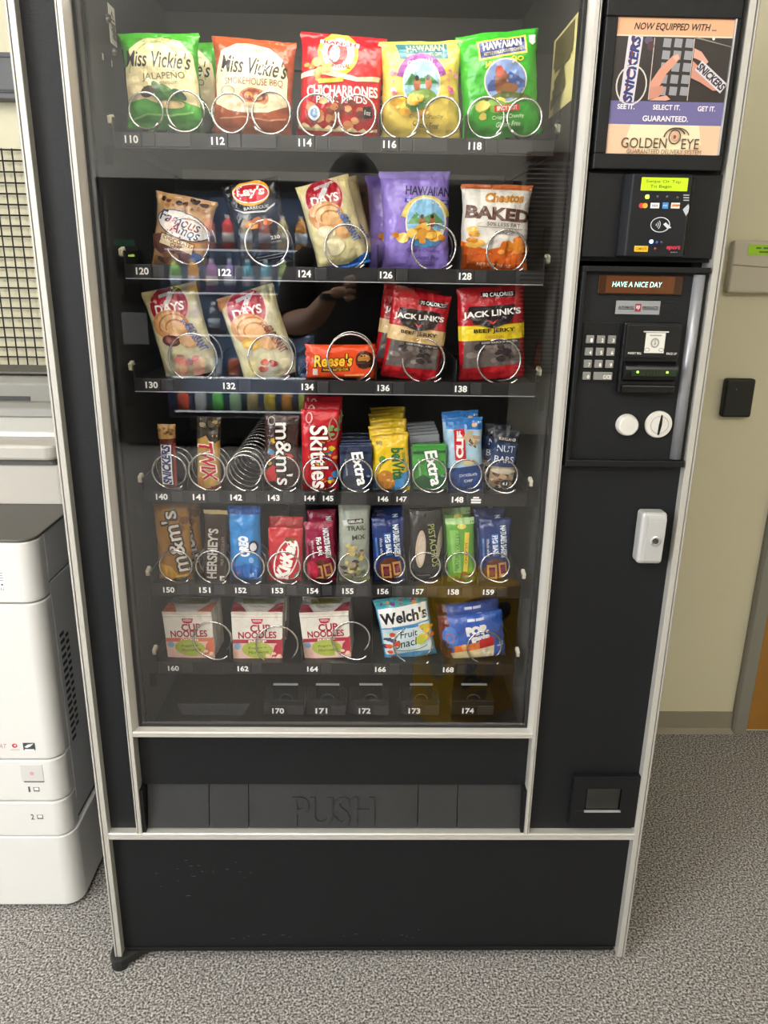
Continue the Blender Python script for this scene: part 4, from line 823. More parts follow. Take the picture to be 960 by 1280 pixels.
def gum(label, quad, base, dark, txt, nb, names, grey=None):
    o = snack('gum_pack', label, 'gum pack', quad, .010, base, [Po([(-.5, .0), (.5, .0), (.5, .35), (.1, .22), (-.2, .34), (-.5, .2)], dark), Bl(.2, .5, .3, .5, 7, [dark, 'c9d4da', '6f8296'], .05, 66), Po([(-.48, .86), (.48, .86), (.48, .80), (-.48, .80)], dark), T('Extra', .12, .47, 1.12, .42, dark, -80, .1, .07), T('Extra', .12, .47, 1.08, .36, 'f0f2f0', -80, .1, .03), T('LONG LASTING', -.30, .5, .5, .05, 'cfd8dc', -86, 0, 0)], kind='box', bevel=.0015, group='chewing gum packs')
    return o
g1 = gum('dark navy chewing gum pack at front of slot 145', [(425, 558), (464, 555), (465, 611), (426, 612)], '27324f', '151c30', 'Extra', 6, '')
for k, wd_ in enumerate(('second', 'third', 'fourth', 'fifth', 'sixth', 'seventh')): copy_thing(g1, (0, .016*(k+1), .0015*(k % 2)), 'navy chewing gum pack, %s from the glass in slot 145' % wd_)
BEL = [Po([(-.5, .55), (.5, .62), (.5, .30), (-.5, .30)], 'e6c22e'), Po([(-.5, .22), (.1, .30), (.5, .38), (.5, 0), (-.5, 0)], '4b8fc4'), El(-.16, .22, .27, .30, 'b87b36', -10), Bl(-.16, .22, .2, .22, 10, ['c9904a', 'a86a2c', 'd9a862'], .055, 68), T('belVita', .2, .50, .86, .34, '2f6a3a', -88, .05, .03), T('CRUNCHY', .36, .60, .30, .08, '4a7a3a', -88), El(-.22, .58, .09, .10, '5b8f3c'), Po([(-.5, .96), (.5, 1), (.5, .97), (-.5, .93)], 'b89a20'), T('90', -.3, .84, .16, .10, '7a6a2a'), Po([(.1, .06), (.5, .12), (.5, 0), (.1, 0)], 'e3c22c')]
b1 = snack('biscuit_pack', 'bright yellow breakfast biscuit pack at front of slot 146', 'biscuit pack', [(464, 541), (510, 540), (512, 615), (467, 616)], .02, 'dcb81f', BEL, seal=.07, pinch=.05, wr=.002, NU=14, NV=20, group='yellow biscuit packs')
for k, wd_ in enumerate(('second', 'third', 'fourth', 'fifth')): copy_thing(b1, (-.004+.003*(k % 2), .028*(k+1), .006*(k+1)), 'yellow breakfast biscuit pack, %s from the glass in slot 146' % wd_)
g2 = gum('green spearmint chewing gum pack at front of slot 147', [(516, 557), (557, 554), (558, 611), (517, 612)], '3f8f3a', '1f4f2a', 'Extra', 6, '')
g3 = snack('gum_pack', 'grey silver chewing gum pack right behind the green one in slot 147', 'gum pack', [(512, 545), (549, 543), (551, 602), (516, 603)], .010, '7d8386', [Po([(-.5, .86), (.5, .86), (.5, .78), (-.5, .78)], '55595c'), T('Extra', -.05, .7, .6, .22, 'd5d9da', 0, .15, .03), Bl(.1, .4, .3, .4, 6, ['9aa0a3', '606568'], .06, 69)], kind='box', bevel=.0015, dy=.024, group='chewing gum packs')
for k, wd_ in enumerate(('third', 'fourth', 'fifth', 'sixth')): copy_thing(g3, (-.001*k, .018*(k+1), .002*(k+1)), 'grey silver chewing gum pack, %s from the glass in slot 147' % wd_)
snack('energy_bar', 'pale blue energy bar with red name panel and navy base in slot 148', 'energy bar', [(557, 523), (602, 521), (603, 614), (560, 614)], .02, 'a4c4d6', [Po([(-.5, 1), (.5, 1), (.5, .84), (-.5, .87)], '2f6fb0'), Bl(.28, .78, .2, .3, 8, ['b08a5a', '8a633a', 'd0b07a'], .08, 70), Re(-.14, .66, .30, .84, 'c0202c', 2), T('CLIF', -.14, .66, .74, .20, 'f0ece6', 88, 0, .06), Po([(-.1, .76), (.25, .62), (.3, .70), (.1, .82)], 'c9b38a'), Po([(.1, .70), (.3, .60), (.32, .62), (.14, .74)], '55606a'), El(.12, .42, .2, .10, 'c7b48f'), Po([(-.5, .34), (.5, .38), (.5, 0), (-.5, 0)], '1f3f78'), T('CHOCOLATE', .08, .245, .50, .075, 'd9dfe6', 2, 0, .01), T('CHIP', .08, .165, .24, .075, 'd9dfe6', 2, 0, .01)], seal=.05, pinch=.04, wr=.002, NU=14, NV=24, group='pale blue energy bars',
    behind=[((-.004, .028, .007), 'blue topped energy bar behind the front one in slot 148')])
snack('nut_bar', 'black and navy nut bar with clear window tilted in the slot next to 148', 'nut bar', [(617, 534), (650, 540), (640, 616), (608, 612)], .018, '232730', [T('KIRKLAND', .05, .86, .62, .10, 'c9c2b4', -4, 0, .02), Po([(-.5, .80), (.5, .80), (.5, .42), (-.5, .42)], '27395c'), T('NUT', .02, .71, .66, .24, 'd6dbe2', -2, 0, .0), T('BARS', .0, .54, .72, .24, 'd6dbe2', -2, 0, .0), Po([(-.45, .42), (.45, .42), (.45, .06), (-.45, .06)], 'a08a70'), Bl(0, .22, .36, .36, 26, ['6b4a33', '8f6a48', 'c0a27c', '4a2f22', 'd9c5a5'], .10, 71), El(.0, .36, .42, .10, 'c9bda8'), El(.12, .16, .16, .16, '2b2b33'), T('4.1', .12, .16, .18, .12, 'e6e2da')], seal=.05, pinch=.05, wr=.002, NU=12, NV=22, group='nut bars',
    behind=[((-.010, .03, .004), 'black nut bar half hidden behind the front one in the slot next to 148')])
# --- slot 150 to 159
snack('candy_bag', 'mustard yellow peanut candy bag with white letters in slot 150', 'candy bag', [(192, 629), (235, 627), (243, 726), (200, 728)], .022, '9c6a1c', [Bl(.25, .75, .2, .3, 6, ['6a4210', '7f5514'], .12, 72), T("m&m's", .06, .53, 1.85, .56, '2b1d10', 99, 0, .08), T("m&m's", .06, .53, 1.80, .48, 'd9d2c6', 99, 0, .01), Po([(-.45, .26), (-.1, .22), (.1, .1), (-.1, .04), (-.42, .08)], 'c9962c'), Re(.2, .1, .4, .06, 'd9b04a', 10)], seal=.04, pinch=.05, wr=.002, NU=14, NV=24, group='peanut candy bags',
    behind=[((.012, .028, .004), 'mustard yellow peanut candy bag behind the front one in slot 150')])
snack('candy_bar', 'dark brown milk chocolate bar with grey block letters in slot 151', 'candy bar', [(256, 637), (284, 637), (284, 729), (255, 728)], .012, '33241f', [Po([(-.5, 1), (.5, 1), (.5, .95), (-.5, .95)], 'b5a273'), Po([(-.5, .03), (.5, .03), (.5, 0), (-.5, 0)], 'b5a273'), T("HERSHEY'S", -.12, .42, 2.30, .44, 'b9b5ae', 88, 0, .03), T('MILK CHOCOLATE', .32, .46, 1.3, .12, '8f8a82', 88, 0, 0), Re(.30, .08, .2, .24, 'd0ccc4'), T('J', .30, .08, .08, .14, '33241f')], seal=.03, pinch=.03, wr=.0015, NU=12, NV=24)
snack('cookie_pack', 'bright blue sandwich cookie pack in slot 152', 'cookie pack', [(285, 631), (325, 633), (328, 727), (289, 728)], .02, '2a7ec4', [Po([(-.5, 1), (.5, 1), (.5, .90), (-.5, .90)], '1f4f96'), T('OREO', -.02, .50, .66, .34, 'e9edf2', 95, .05, .07), El(.28, .49, .15, .22, '2b2a33'), El(.27, .49, .10, .14, 'd9dde2'), Po([(-.35, .28), (-.2, .16), (.0, .22), (-.1, .10), (-.35, .12)], 'b5464f'), Po([(-.5, .22), (.2, .28), (.5, .18), (.5, 0), (-.5, 0)], '1f62b0'), Re(.2, .12, .14, .14, '9fc3e6'), El(.2, .32, .08, .1, '7fb0e0')], seal=.05, pinch=.06, wr=.003, NU=14, NV=24)
KK = snack('candy_bar', 'red wafer bar pack with white oval logo in slot 153', 'candy bar', [(336, 660), (378, 658), (378, 727), (337, 729)], .014, 'b3202a', [El(.02, .45, .33, .68, 'e6dfd8', -18), El(.02, .45, .29, .63, 'b8232b', -18), T('KitKat', .03, .45, 1.25, .40, 'f0ebe4', 76, .1, .06), Re(.33, .16, .16, .18, '6a5a52'), Bl(.22, .78, .2, .12, 6, ['7a4a2c', 'a06a3c'], .08, 75)], seal=.05, pinch=.02, wr=.0016, NU=14, NV=20, group='red wafer bars',
    behind=[((-.002, .028, .012), 'red wafer bar pack behind the front one in slot 153')])
FIG = lambda a, b: [Re(.30, .67, .26, 1.05, a, 3), T("NATURE'S BAKERY", .27, .66, 1.05, .20, 'd5dfe8', -86, 0, .05), Re(.0, .62, .22, .74, b, 4), T('FIG BAR', .0, .62, .64, .17, 'e6e8ea', -86, 0, .04), T('Whole wheat', -.22, .58, .60, .09, 'c9d0d8', -86, .1, .0), Re(-.36, .56, .06, .7, b, 4), El(.03, .22, .36, .42, '5a3222'), Re(-.08, .20, .30, .50, 'b98550', 4), Re(.26, .24, .26, .46, 'b98550', 8), Re(-.08, .20, .18, .34, '4a2030', 4), Re(.26, .24, .15, .30, '4a2030', 8), El(-.08, .20, .08, .14, '7a2f3c'), El(.26, .24, .07, .12, '7a2f3c')]
snack('fig_bar', 'magenta raspberry fig bar pack in slot 154', 'fig bar', [(381, 654), (415, 648), (421, 727), (384, 729)], .02, '8c1a3c', FIG('7a1634', '6b0f2c') + [El(-.28, .24, .2, .34, 'b82a44')], seal=.05, pinch=.04, wr=.002, NU=14, NV=22, group='fig bar packs',
    behind=[((.004, .03, .012), 'magenta fig bar pack behind the front one in slot 154')])
snack('trail_mix_bag', 'silver grey trail mix bag with clear window in slot 155', 'trail mix bag', [(423, 630), (463, 629), (462, 728), (424, 728)], .024, '8f9688', [Re(.04, .80, .50, .14, '22221f', 4), T('KIRKLAND', .04, .80, .42, .08, 'd5d2c9', 4), T('TRAIL', .06, .72, .60, .15, '33332d', 4, 0, .02), T('MIX', .14, .61, .42, .15, '33332d', 4, 0, .02), Bl(.0, .30, .38, .62, 44, ['6b4a3a', '8a6a4a', 'b5a04a', '5a6a3a', '9c8a6a', '4a3a3a', 'c0b070'], .10, 77), Po([(-.45, .06), (.45, .10), (.45, .02), (-.45, .0)], 'b5b552')], seal=.05, pinch=.06, wr=.003, NU=14, NV=24)
F1 = snack('fig_bar', 'navy blueberry fig bar pack between the trail mix and the pistachios', 'fig bar', [(465, 648), (504, 646), (506, 727), (467, 728)], .02, '22346b', FIG('1b2a5c', '3a6aa8'), seal=.05, pinch=.04, wr=.002, NU=14, NV=22, group='fig bar packs',
    behind=[((.0, .03, .010), 'navy fig bar pack behind the one next to the trail mix')])
snack('nut_pack', 'black pistachio pack with pale nut shapes in slot 157', 'nut pack', [(512, 636), (552, 634), (553, 727), (513, 728)], .02, '1c1b1b', [El(-.18, .48, .16, .60, 'b9a590', -4), El(-.16, .46, .10, .48, 'cdbca8', -4), El(.42, .55, .08, .5, '8f8272', -8), T('PISTACHIOS', .22, .52, 1.35, .20, 'a9b06a', -84, 0, .0), Re(-.1, .12, .4, .03, '4a4a4a')], seal=.04, pinch=.05, wr=.002, NU=14, NV=24)
snack('granola_bar', 'green granola bar pack with yellow sash in slot 158', 'granola bar', [(557, 648), (592, 646), (594, 727), (560, 727)], .018, '5f9a3c', [Po([(-.5, 1), (.5, 1), (.5, .90), (-.5, .92)], 'a9c98a'), El(.05, .88, .16, .09, 'd9d26a'), Re(-.2, .5, .3, 1.6, '7db356', 3), T('NATURE VALLEY', -.14, .50, 1.4, .16, '3f6f2c', 86, 0, .0), Re(.18, .48, .16, 1.5, 'd9bf3c', -4), T('CRUNCHY', .18, .48, .8, .10, '7a5a1f', 86, 0, .02), Bl(.0, .12, .36, .22, 12, ['8a5a34', 'b07f4c', '6b4228'], .09, 79)], seal=.05, pinch=.05, wr=.002, NU=12, NV=22, group='granola bar packs',
    behind=[((-.004, .028, .010), 'green granola bar pack behind the front one in slot 158')])
copy_thing(F1, (at(619, 700, FRONT).x-at(486, 700, FRONT).x, 0, 0), 'navy blueberry fig bar pack at the far end beside the granola bar')
copy_thing(F1, (at(619, 700, FRONT).x-at(486, 700, FRONT).x-.006, .03, .010), 'navy fig bar pack behind the one beside the granola bar')
# --- slot 160 to 168
def noodles(label, quad, tint, flav, yaw):
    return snack('noodle_carton', label, 'noodle carton', quad, .07, 'dcd6cc', [Po([(-.5, 1), (.5, 1), (.5, .95), (.0, .93), (-.5, .95)], 'c9c0b2'), Re(0, .90, 1, .012, 'a8a092'), Po([(-.12, .86), (.12, .86), (.09, .77), (.0, .75), (-.09, .77)], 'b3263c'), T('NISSIN', 0, .82, .16, .05, 'f0e6e0', 0, 0, .01),
        T('CUP', .06, .67, .40, .17, '9c2238', 2, 0, .03), T('NOODLES', .0, .53, .76, .155, '9c2238', 1, 0, .03), Re(0, .40, .98, .085, tint, 0), T(flav, .0, .40, .36, .055, 'f2ebe4', 0, 0, .03),
        Po([(-.5, .36), (.5, .36), (.5, 0), (-.5, 0)], 'd9b3a5'), El(.0, .22, .32, .19, 'a3b04a', -6), T('Prepare in', .0, .265, .36, .07, '4a4a22', 4, .1, .0), T('Microwave', .02, .18, .40, .07, '4a4a22', 4, .1, .0), El(-.40, .30, .07, .07, '7fa3c4'), Po([(.5, .48), (.5, .1), (.28, .06), (.34, .3)], tint), Bl(.32, .12, .14, .1, 6, ['e0b8a0', 'c98a6a'], .05, 81)],
        kind='box', taper=.02, bevel=.001, yaw=yaw, dy=.004, group='instant noodle cartons', top=[Po([(-.5, 0), (-.2, 0), (-.36, .5), (-.5, .6)], tint), Po([(.5, 0), (.2, 0), (.36, .5), (.5, .6)], tint), Po([(-.3, .5), (.3, .5), (.34, .85), (-.34, .85)], '8f9a44')])
n1 = noodles('white and orange chicken noodle carton in slot 160', [(203, 765), (263, 765), (268, 821), (211, 823)], 'c9684a', 'CHICKEN', -4)
n2 = noodles('white and crimson beef noodle carton, middle one of the three cartons', [(291, 765), (351, 765), (352, 825), (293, 826)], 'a5283c', 'BEEF', 2)
n3 = noodles('white and crimson beef noodle carton on the fruit snack side', [(375, 765), (434, 765), (438, 821), (382, 823)], 'a5283c', 'BEEF', -3)
copy_thing(n2, (0, .075, 0), 'noodle carton hidden behind the middle crimson one'); copy_thing(n3, (0, .075, 0), 'noodle carton behind the crimson one nearest the fruit snacks')
snack('fruit_snack_bag', 'white and sky blue fruit snack bag tilted in slot 166', 'fruit snack bag', [(468, 748), (532, 742), (546, 816), (481, 828)], .024, '4f9fce', [Po([(-.5, .98), (.5, .98), (.5, .88), (.1, .84), (-.5, .9)], '3f9a9c'), Bl(0, .92, .4, .06, 10, ['c93a3c', 'd98a2c', '5a9a3c', '6a3f8a'], .04, 83), Po([(-.46, .86), (.46, .88), (.46, .60), (-.46, .56)], 'e6e6e2'), T("Welch's", .0, .72, .88, .24, '22252c', 2, .05, .04), Po([(-.46, .54), (.46, .58), (.46, .12), (-.46, .14)], 'c4d8dc'), Re(.0, .555, .5, .07, '3f86c0', 2), T('Fruit', .05, .44, .34, .14, '2b2f38', 4, .25, .01), T('Snacks', .04, .30, .56, .16, '2b2f38', 4, .25, .01), Ri(.05, .25, .34, .12, .014, '2b2f38', 190, 340), Bl(-.32, .28, .12, .25, 9, ['b52a30', '4a2a6a', 'c94a2c', '2b2f4a'], .07, 84), Bl(.36, .35, .12, .3, 11, ['e0a02c', 'd9702c', 'b8c24a', 'e3bf4a'], .075, 85)], seal=.05, pinch=.05, wr=.002, NU=16, NV=20)
snack('toaster_pastry_pack', 'blue toaster pastry pack with pastry picture in slot 168', 'toaster pastry', [(546, 766), (628, 766), (628, 823), (556, 823)], .026, '3a5fae', [Po([(-.5, 1), (-.5, 0), (-.36, .0), (-.32, .5), (-.36, 1)], '5f2230'), El(-.34, .55, .12, .2, '3f7ac8'), Ri(-.34, .55, .07, .09, .015, 'c94a5a'), Re(.0, .90, .12, .04, 'd0d6e6', 2), Re(.14, .905, .13, .04, 'd0d6e6', 2), T('POP.', .09, .68, .36, .17, 'efece6', 4, 0, .09), T('tarts', .12, .50, .30, .15, 'efece6', 4, 0, .08), Po([(-.3, .36), (.1, .42), (.1, .22), (-.3, .18)], 'd9763c'), El(-.12, .32, .06, .06, 'e6a86a'), Po([(-.36, .20), (.12, .26), (.12, .02), (-.3, .0)], 'd9c69a'), Po([(.10, .46), (.32, .50), (.32, .30), (.10, .26)], 'b3262f'), Po([(.10, .27), (.33, .30), (.30, .04), (.10, .02)], 'cdbda0'), Bl(.2, .15, .08, .08, 6, ['b5a07a', 'd9d0ba'], .03, 86), T('8ct', .42, .3, .08, .1, 'd0d6e6', 80)], side=True, seal=.05, pinch=.04, wr=.0016, NU=22, NV=14, group='toaster pastries',
    behind=[((-.002, .032, .010), 'brown and blue toaster pastry pack behind the front one in slot 168')])
# ------------------------------------------------------------------ copier beside the machine
CB = Vector((-0.45, 0.14, 0))
CP = empty('copier', CB, 'white office copier with paper drawers beside the vending machine', 'copier')
M_cw = mat('copier_white', 'd6d6d3', rough=.4, noise_amt=.02, noise_scale=8)
M_cs = mat('scanner_warm_grey_shaded', 'bab6ae', rough=.45, noise_amt=.03)  # beige-grey plastic, darkened to hold the shade on the scanner front
M_cg = mat('copier_side_grey', 'd2d5d8', rough=.45, noise_amt=.03)
M_cd = mat('copier_dark_grey', '56544f', rough=.5, noise_amt=.08, noise_scale=40)
M_cm = mat('copier_mid_grey', '8a8983', rough=.5, noise_amt=.05)
cx_r, cx_l, cyf, cyb = -.118, -.76, .14, .70
def rounded(x0, x1, y0, y1, r, n=16):     # plan with a rounded front right and front left corner
    p = [(x0, y1)]
    p += [(x0+r-r*math.cos(a), y0+r-r*math.sin(a)) for a in [math.pi/2*i/n for i in range(n+1)]]
    p += [(x1-r+r*math.sin(a), y0+r-r*math.cos(a)) for a in [math.pi/2*i/n for i in range(n+1)]]
    return p+[(x1, y1)]
def slab(name, m, z0, z1, y0=cyf, r=.03, x1=cx_r, y1=cyb, bev=.003): return MB().prism(rounded(cx_l, x1, y0, y1, r), 'z', z0, z1).build(name, m, CP, bevel=bev, fixn=True)
zb, zd1, zd2, zm, zt = .184, .269, .366, .698, .822
slab('pedestal', M_cw, .012, zb, r=.035, x1=cx_r+.004)
MB().prism(rounded(cx_l+.02, cx_r-.02, cyf+.02, cyb-.02, .03), 'z', 0, .014).build('pedestal_base', M_rubber, CP, fixn=True)
MB().prism(rounded(cx_l+.004, cx_r-.006, cyf+.008, cyb-.02, .03), 'z', zb, zt-.012).build('copier_core', M_cd, CP, fixn=True)
slab('paper_drawer', M_cw, zb+.002, zd1-.0015, y1=.19); d1_ = slab('paper_drawer', M_cw, zd1+.0015, zd2-.0015, y1=.19)
slab('front_cover', M_cw, zd2+.0015, zm-.0015, y1=.19); slab('upper_cover', M_cw, zm+.0015, zt-.006, y1=.19)
sp = MB().box(cx_r-.006, cx_r-.001, .192, cyb-.01, zb+.05, zm+.02).build('side_panel', M_cg, CP, bevel=.002)
box('side_panel', M_cg, CP, cx_r-.006, cx_r-.001, .192, cyb-.01, zm+.023, zt-.006, .002)
box('service_door', M_cg, CP, cx_r-.001, cx_r+.001, .30, cyb-.02, zb+.15, .60, .001)
box('door_latch', M_cd, CP, cx_r-.0005, cx_r+.003, .315, .33, .565, .58, .001)
box('side_foot', M_cg, CP, cx_r-.006, cx_r-.002, .192, .33, zb+.012, zb+.05, .001)
for k in range(16):
    z = .60-.0155*k; box('vent_slot', mat('vent_dark', '3c3e41', rough=.6), CP, cx_r-.0012, cx_r-.0004, .206, .226, z-.0035, z+.0035); 
    if k < 14: z -= .012; box('vent_slot', MATS['vent_dark'], CP, cx_r-.0012, cx_r-.0004, .232, .246, z-.0035, z+.0035)
# drawer pull with paper window, drawer numbers, energy badge, sticker
a0, a1, a2, a3 = rect((26, 956), (54, 956), (54, 977), (27, 977), cyf)
dh = MB().box(a0, a1, cyf-.0012, cyf+.004, a2, a3).build('paper_window', mat('window_grey', 'c9c8c6', rough=.3), d1_, bevel=.0008)
box('pull_lip', M_cd, d1_, a0+.004, a1, cyf-.0016, cyf, a2-.0005, a2+.002)
el = (a0+a1)/2, (a2+a3)/2
MB().lathe([(.004, 0), (.004, -.0004)], (el[0], cyf-.0012, el[1]), 'y', 14).build('red_mark', flatink('cf9a9c'), d1_, fixn=True)
def label_on(px0, py0, px1, py1, dec, parent=None, Y=None, nm=('copier_mark', 'copier_lettering')):
    Y = cyf-.0002 if Y is None else Y
    q = rect((px0, py0), (px1, py0), (px1, py1), (px0, py1), Y); print_on(flat_surf(*q[:2], *q[2:], Y), dec, parent or CP, flatink, step=.00004, names=nm)
label_on(34, 981, 52, 992, [T('1', -.35, .5, .14, .45, '4a4a4a'), Re(.15, .5, .42, .36, '5a5a5a'), Re(.15, .54, .30, .22, 'dfdfdc')])
label_on(38, 1015, 56, 1027, [T('2', -.35, .5, .22, .45, '4a4a4a'), Re(.18, .5, .42, .36, '5a5a5a'), Re(.18, .54, .30, .22, 'dfdfdc')])
label_on(29, 927, 44, 939, [Re(0, .5, 1, .72, '3b4348'), Po([(-.4, .45), (-.1, .7), (.4, .8), (.1, .5), (-.2, .35)], 'dfe3e3'), Re(0, .16, .8, .12, 'dfe3e3')])
label_on(12, 928, 25, 938, [El(0, .6, .26, .24, 'c9364a'), El(.04, .62, .10, .10, 'dfdfdc'), Re(0, .1, .9, .06, '9a9a98')])
label_on(-12, 928, 9, 937, [T('EPEAT', 0, .5, .9, .3, 'b57a7c', 0, .2, 0)])
label_on(-20, 712, 6, 742, [Re(0, .5, 1, 1.1, 'efefec'), *[Re(.2, .85-.1*k, .5, .04, '6a6a6a') for k in range(4)], T('5551', .22, .18, .36, .12, '3a3a3a'), El(.36, .38, .05, .05, '2a2a2a')])
# output tray well and scanner
MB().prism(rounded(cx_l, cx_r+.0, cyf, .56, .03), 'z', zt-.006, zt).build('output_tray', M_cd, CP, bevel=.002, fixn=True)
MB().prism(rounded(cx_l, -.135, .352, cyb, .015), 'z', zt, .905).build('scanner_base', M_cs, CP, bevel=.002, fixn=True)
MB().prism(rounded(cx_l+.004, -.142, .348, cyb, .015), 'z', .905, .917).build('scanner_gap', M_cd, CP, fixn=True)
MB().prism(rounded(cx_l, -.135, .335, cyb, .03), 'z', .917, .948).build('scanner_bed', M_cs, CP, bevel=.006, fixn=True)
MB().prism([(.41, .948), (.415, .958), (.60, .985), (cyb, .985), (cyb, .948)], 'x', cx_l, -.150).build('scanner_lid', M_cw, CP, bevel=.003, fixn=True)
MB().prism([(.50, .972), (.505, .990), (.52, 1.0), (.545, 1.0), (.545, .978)], 'x', cx_l, -.17).build('lid_handle', M_cm, CP, bevel=.003, fixn=True)
ad = MB().prism([(.545, .978), (.545, 1.038), (.56, 1.05), (cyb, 1.055), (cyb, .978)], 'x', cx_l, -.19).build('document_feeder', M_cm, CP, bevel=.004, fixn=True)
a0, a1, a2, a3 = rect((-30, 495), (38, 495), (38, 502), (-30, 503), .545)
box('feeder_slot', mat('feeder_slot_dark', '3e3d3a', rough=.6, noise_amt=.4, noise_scale=120), ad, a0, a1, .5435, .548, a2, a3)
box('feeder_top', M_cd, ad, cx_l+.02, -.20, .57, cyb-.01, 1.054, 1.060, .002)

# ------------------------------------------------------------------ on the wall
yw = Y1
a0, a1, a2, a3 = rect((914, 301), (985, 301), (981, 367), (910, 366), yw-.02)
kp_ = MB().box(a0, a1, yw-.028, yw-.001, a2, a3).build('alarm_keypad', mat('ivory_plastic', 'c9c2b0', rough=.4, noise_amt=.03), None, bevel=.006, seg=3)
tag(kp_, 'ivory wall keypad with green screen beside the vending machine', 'alarm keypad')
s0, s1, s2, s3 = rect((936, 306), (975, 306), (975, 319), (935, 319), yw-.03)
box('lcd_screen', mat('green_lcd_dim', '86ad1c', rough=.3, noise_amt=.05, emit=.35), kp_, s0, s1, yw-.0295, yw-.026, s2, s3)
print_on(flat_surf(s0, s1, s2, s3, yw-.0295), [Re(-.18, .68, .16, .05, '3f6a0c'), Re(.08, .68, .22, .05, '3f6a0c'), Re(.0, .30, .3, .05, '3f6a0c')], kp_, flatink)
lz = at(935, 331, yw-.028).z
MB().tube([(a0+.004+(a1-a0-.008)*t, yw-.0285, lz-.004*math.sin(math.pi*t)+.006*(1-2*t) if False else lz-.006*math.sin(math.pi*t*.5)) for t in [i/12 for i in range(13)]], .0012, 6).build('flap_seam', mat('seam_shadow_grey', '97907f', rough=.6), kp_)
a0, a1, a2, a3 = rect((906, 473), (943, 474), (939, 522), (904, 521), yw-.02)
rd = MB().box(a0, a1, yw-.025, yw-.001, a2, a3).build('badge_reader', mat('reader_black', '161616', rough=.55), None, bevel=.006, seg=3)
tag(rd, 'small black badge reader box on the beige wall', 'badge reader')
p = at(921, 487, yw-.026); MB().lathe([(.0022, 0), (.0022, -.001)], (p.x, yw-.0254, p.z), 'y', 10).build('indicator_light', mat('dim_led', '5a4a48', rough=.3), rd, fixn=True)
# wire grid and dark wall box behind the copier
gz1, gz0 = 1.537, 1.043; gp = .0234; gy = yw-.012
gxr, gxl = -.205, -.72
G = empty('wire_grid', (gxl, gy, gz0), 'black wire grid panel hung on the wall above the copier', 'wire grid')
M_w = mat('black_wire', '161616', rough=.45)
nz = round((gz1-gz0)/gp); nx = round((gxr-gxl)/gp)
hw = MB().tube([(0, 0, 0), (gxr-gxl, 0, 0)], .0019, 5); vw = MB().tube([(0, -.002, 0), (0, -.002, gz1-gz0)], .0019, 5)
me_h = hw.build('wire', M_w, G); me_v = vw.build('wire', M_w, G)
for o_ in (me_h, me_v):
    for v in o_.data.vertices: v.co += Vector((gxl, gy, gz0))       # built in the grid's own frame
for i in range(1, nz+1): c = me_h.copy(); COL.objects.link(c); c.location = (0, 0, i*gp)
for i in range(1, nx+1): c = me_v.copy(); COL.objects.link(c); c.location = (gxr-gxl-(i-1)*gp, 0, 0)
b0, b1 = at(0, 125, yw-.03).z, at(0, 67, yw-.03).z
fx = MB().box(-.75, -.255, yw-.045, yw-.001, b0, b1).build('wall_cabinet', mat('slate_plastic', '5c5e60', rough=.5, noise_amt=.08), None, bevel=.002)
tag(fx, 'slate grey wall box with dark rails high above the copier', 'wall box')
box('box_rail', mat('slate_dark', '2b2c2f', rough=.5), fx, -.752, -.253, yw-.049, yw-.040, b0+.012, b0+.018); box('box_rail', mat('slate_mid', '47484b', rough=.5), fx, -.752, -.253, yw-.049, yw-.040, b1-.010, b1-.002)

# ------------------------------------------------------------------ the other side of the room, seen in the glass
DY = -4.40                              # front of the drink machine
DM = empty('drink_machine', (-.75, DY-.4, 0), 'black glass-front drink machine with payment column standing against the opposite wall', 'vending machine')
dx0, dx1, gxa, gxb = -1.36, .16, -.98, .08
M_dl = mat('drink_liner_blue', '1c3a5c', rough=.5, noise_amt=.2, noise_scale=10)
MB().box(dx0, dx0+.02, DY-.58, DY, .03, 1.83).box(dx1-.02, dx1, DY-.58, DY, .03, 1.83).box(dx0, dx1, DY-.6, DY-.58, .03, 1.83).box(dx0, dx1, DY-.58, DY, 1.76, 1.83).box(dx0, dx1, DY-.58, DY, .03, .22).build('cabinet', M_black, DM)
box('payment_column', M_panel, DM, dx0+.02, gxa-.03, DY-.03, DY+.002, .22, 1.76)
MB().box(gxa-.03, gxa, DY-.05, DY+.006, .22, 1.76).box(gxb, gxb+.04, DY-.05, DY+.006, .22, 1.76).build('door_trim', M_black, DM)
box('liner_back', M_dl, DM, gxa, gxb, DY-.56, DY-.55, .22, 1.76); box('liner_side', M_dl, DM, gxa-.085, gxa-.08, DY-.55, DY-.04, .22, 1.76)
box('glass_pane', M_glass, DM, gxa, gxb, DY-.012, DY-.008, .22, 1.76)
box('drink_screen', mat('drink_screen', '1f5a3c', rough=.3, emit=.6), DM, -1.27, -1.13, DY, DY+.006, 1.40, 1.44)
pr = box('payment_reader', M_blackgloss, DM, -1.26, -1.10, DY, DY+.03, 1.22, 1.38, .004); box('reader_light', mat('reader_glow', 'c9e86a', rough=.4, emit=4), pr, -1.17, -1.13, DY+.03, DY+.033, 1.33, 1.345)
box('coin_unit', M_blackgloss, DM, -1.25, -1.11, DY, DY+.02, 1.02, 1.16, .004); box('bill_unit', MATS['grey_satin_bar'], DM, -1.26, -1.08, DY, DY+.012, .74, .96, .003)
for sx_ in (gxa-.055, gxb+.016):
    MB().lathe([(.012, .36), (.012, 1.72)], (sx_, DY-.075, 0), 'z', 10).build('lamp_tube', mat('drink_tube', 'eef6ff', rough=.5, noise_amt=0, emit=150), DM, fixn=True)
DSH = [1.39, 1.10, .81, .51, .26]
bot = {}
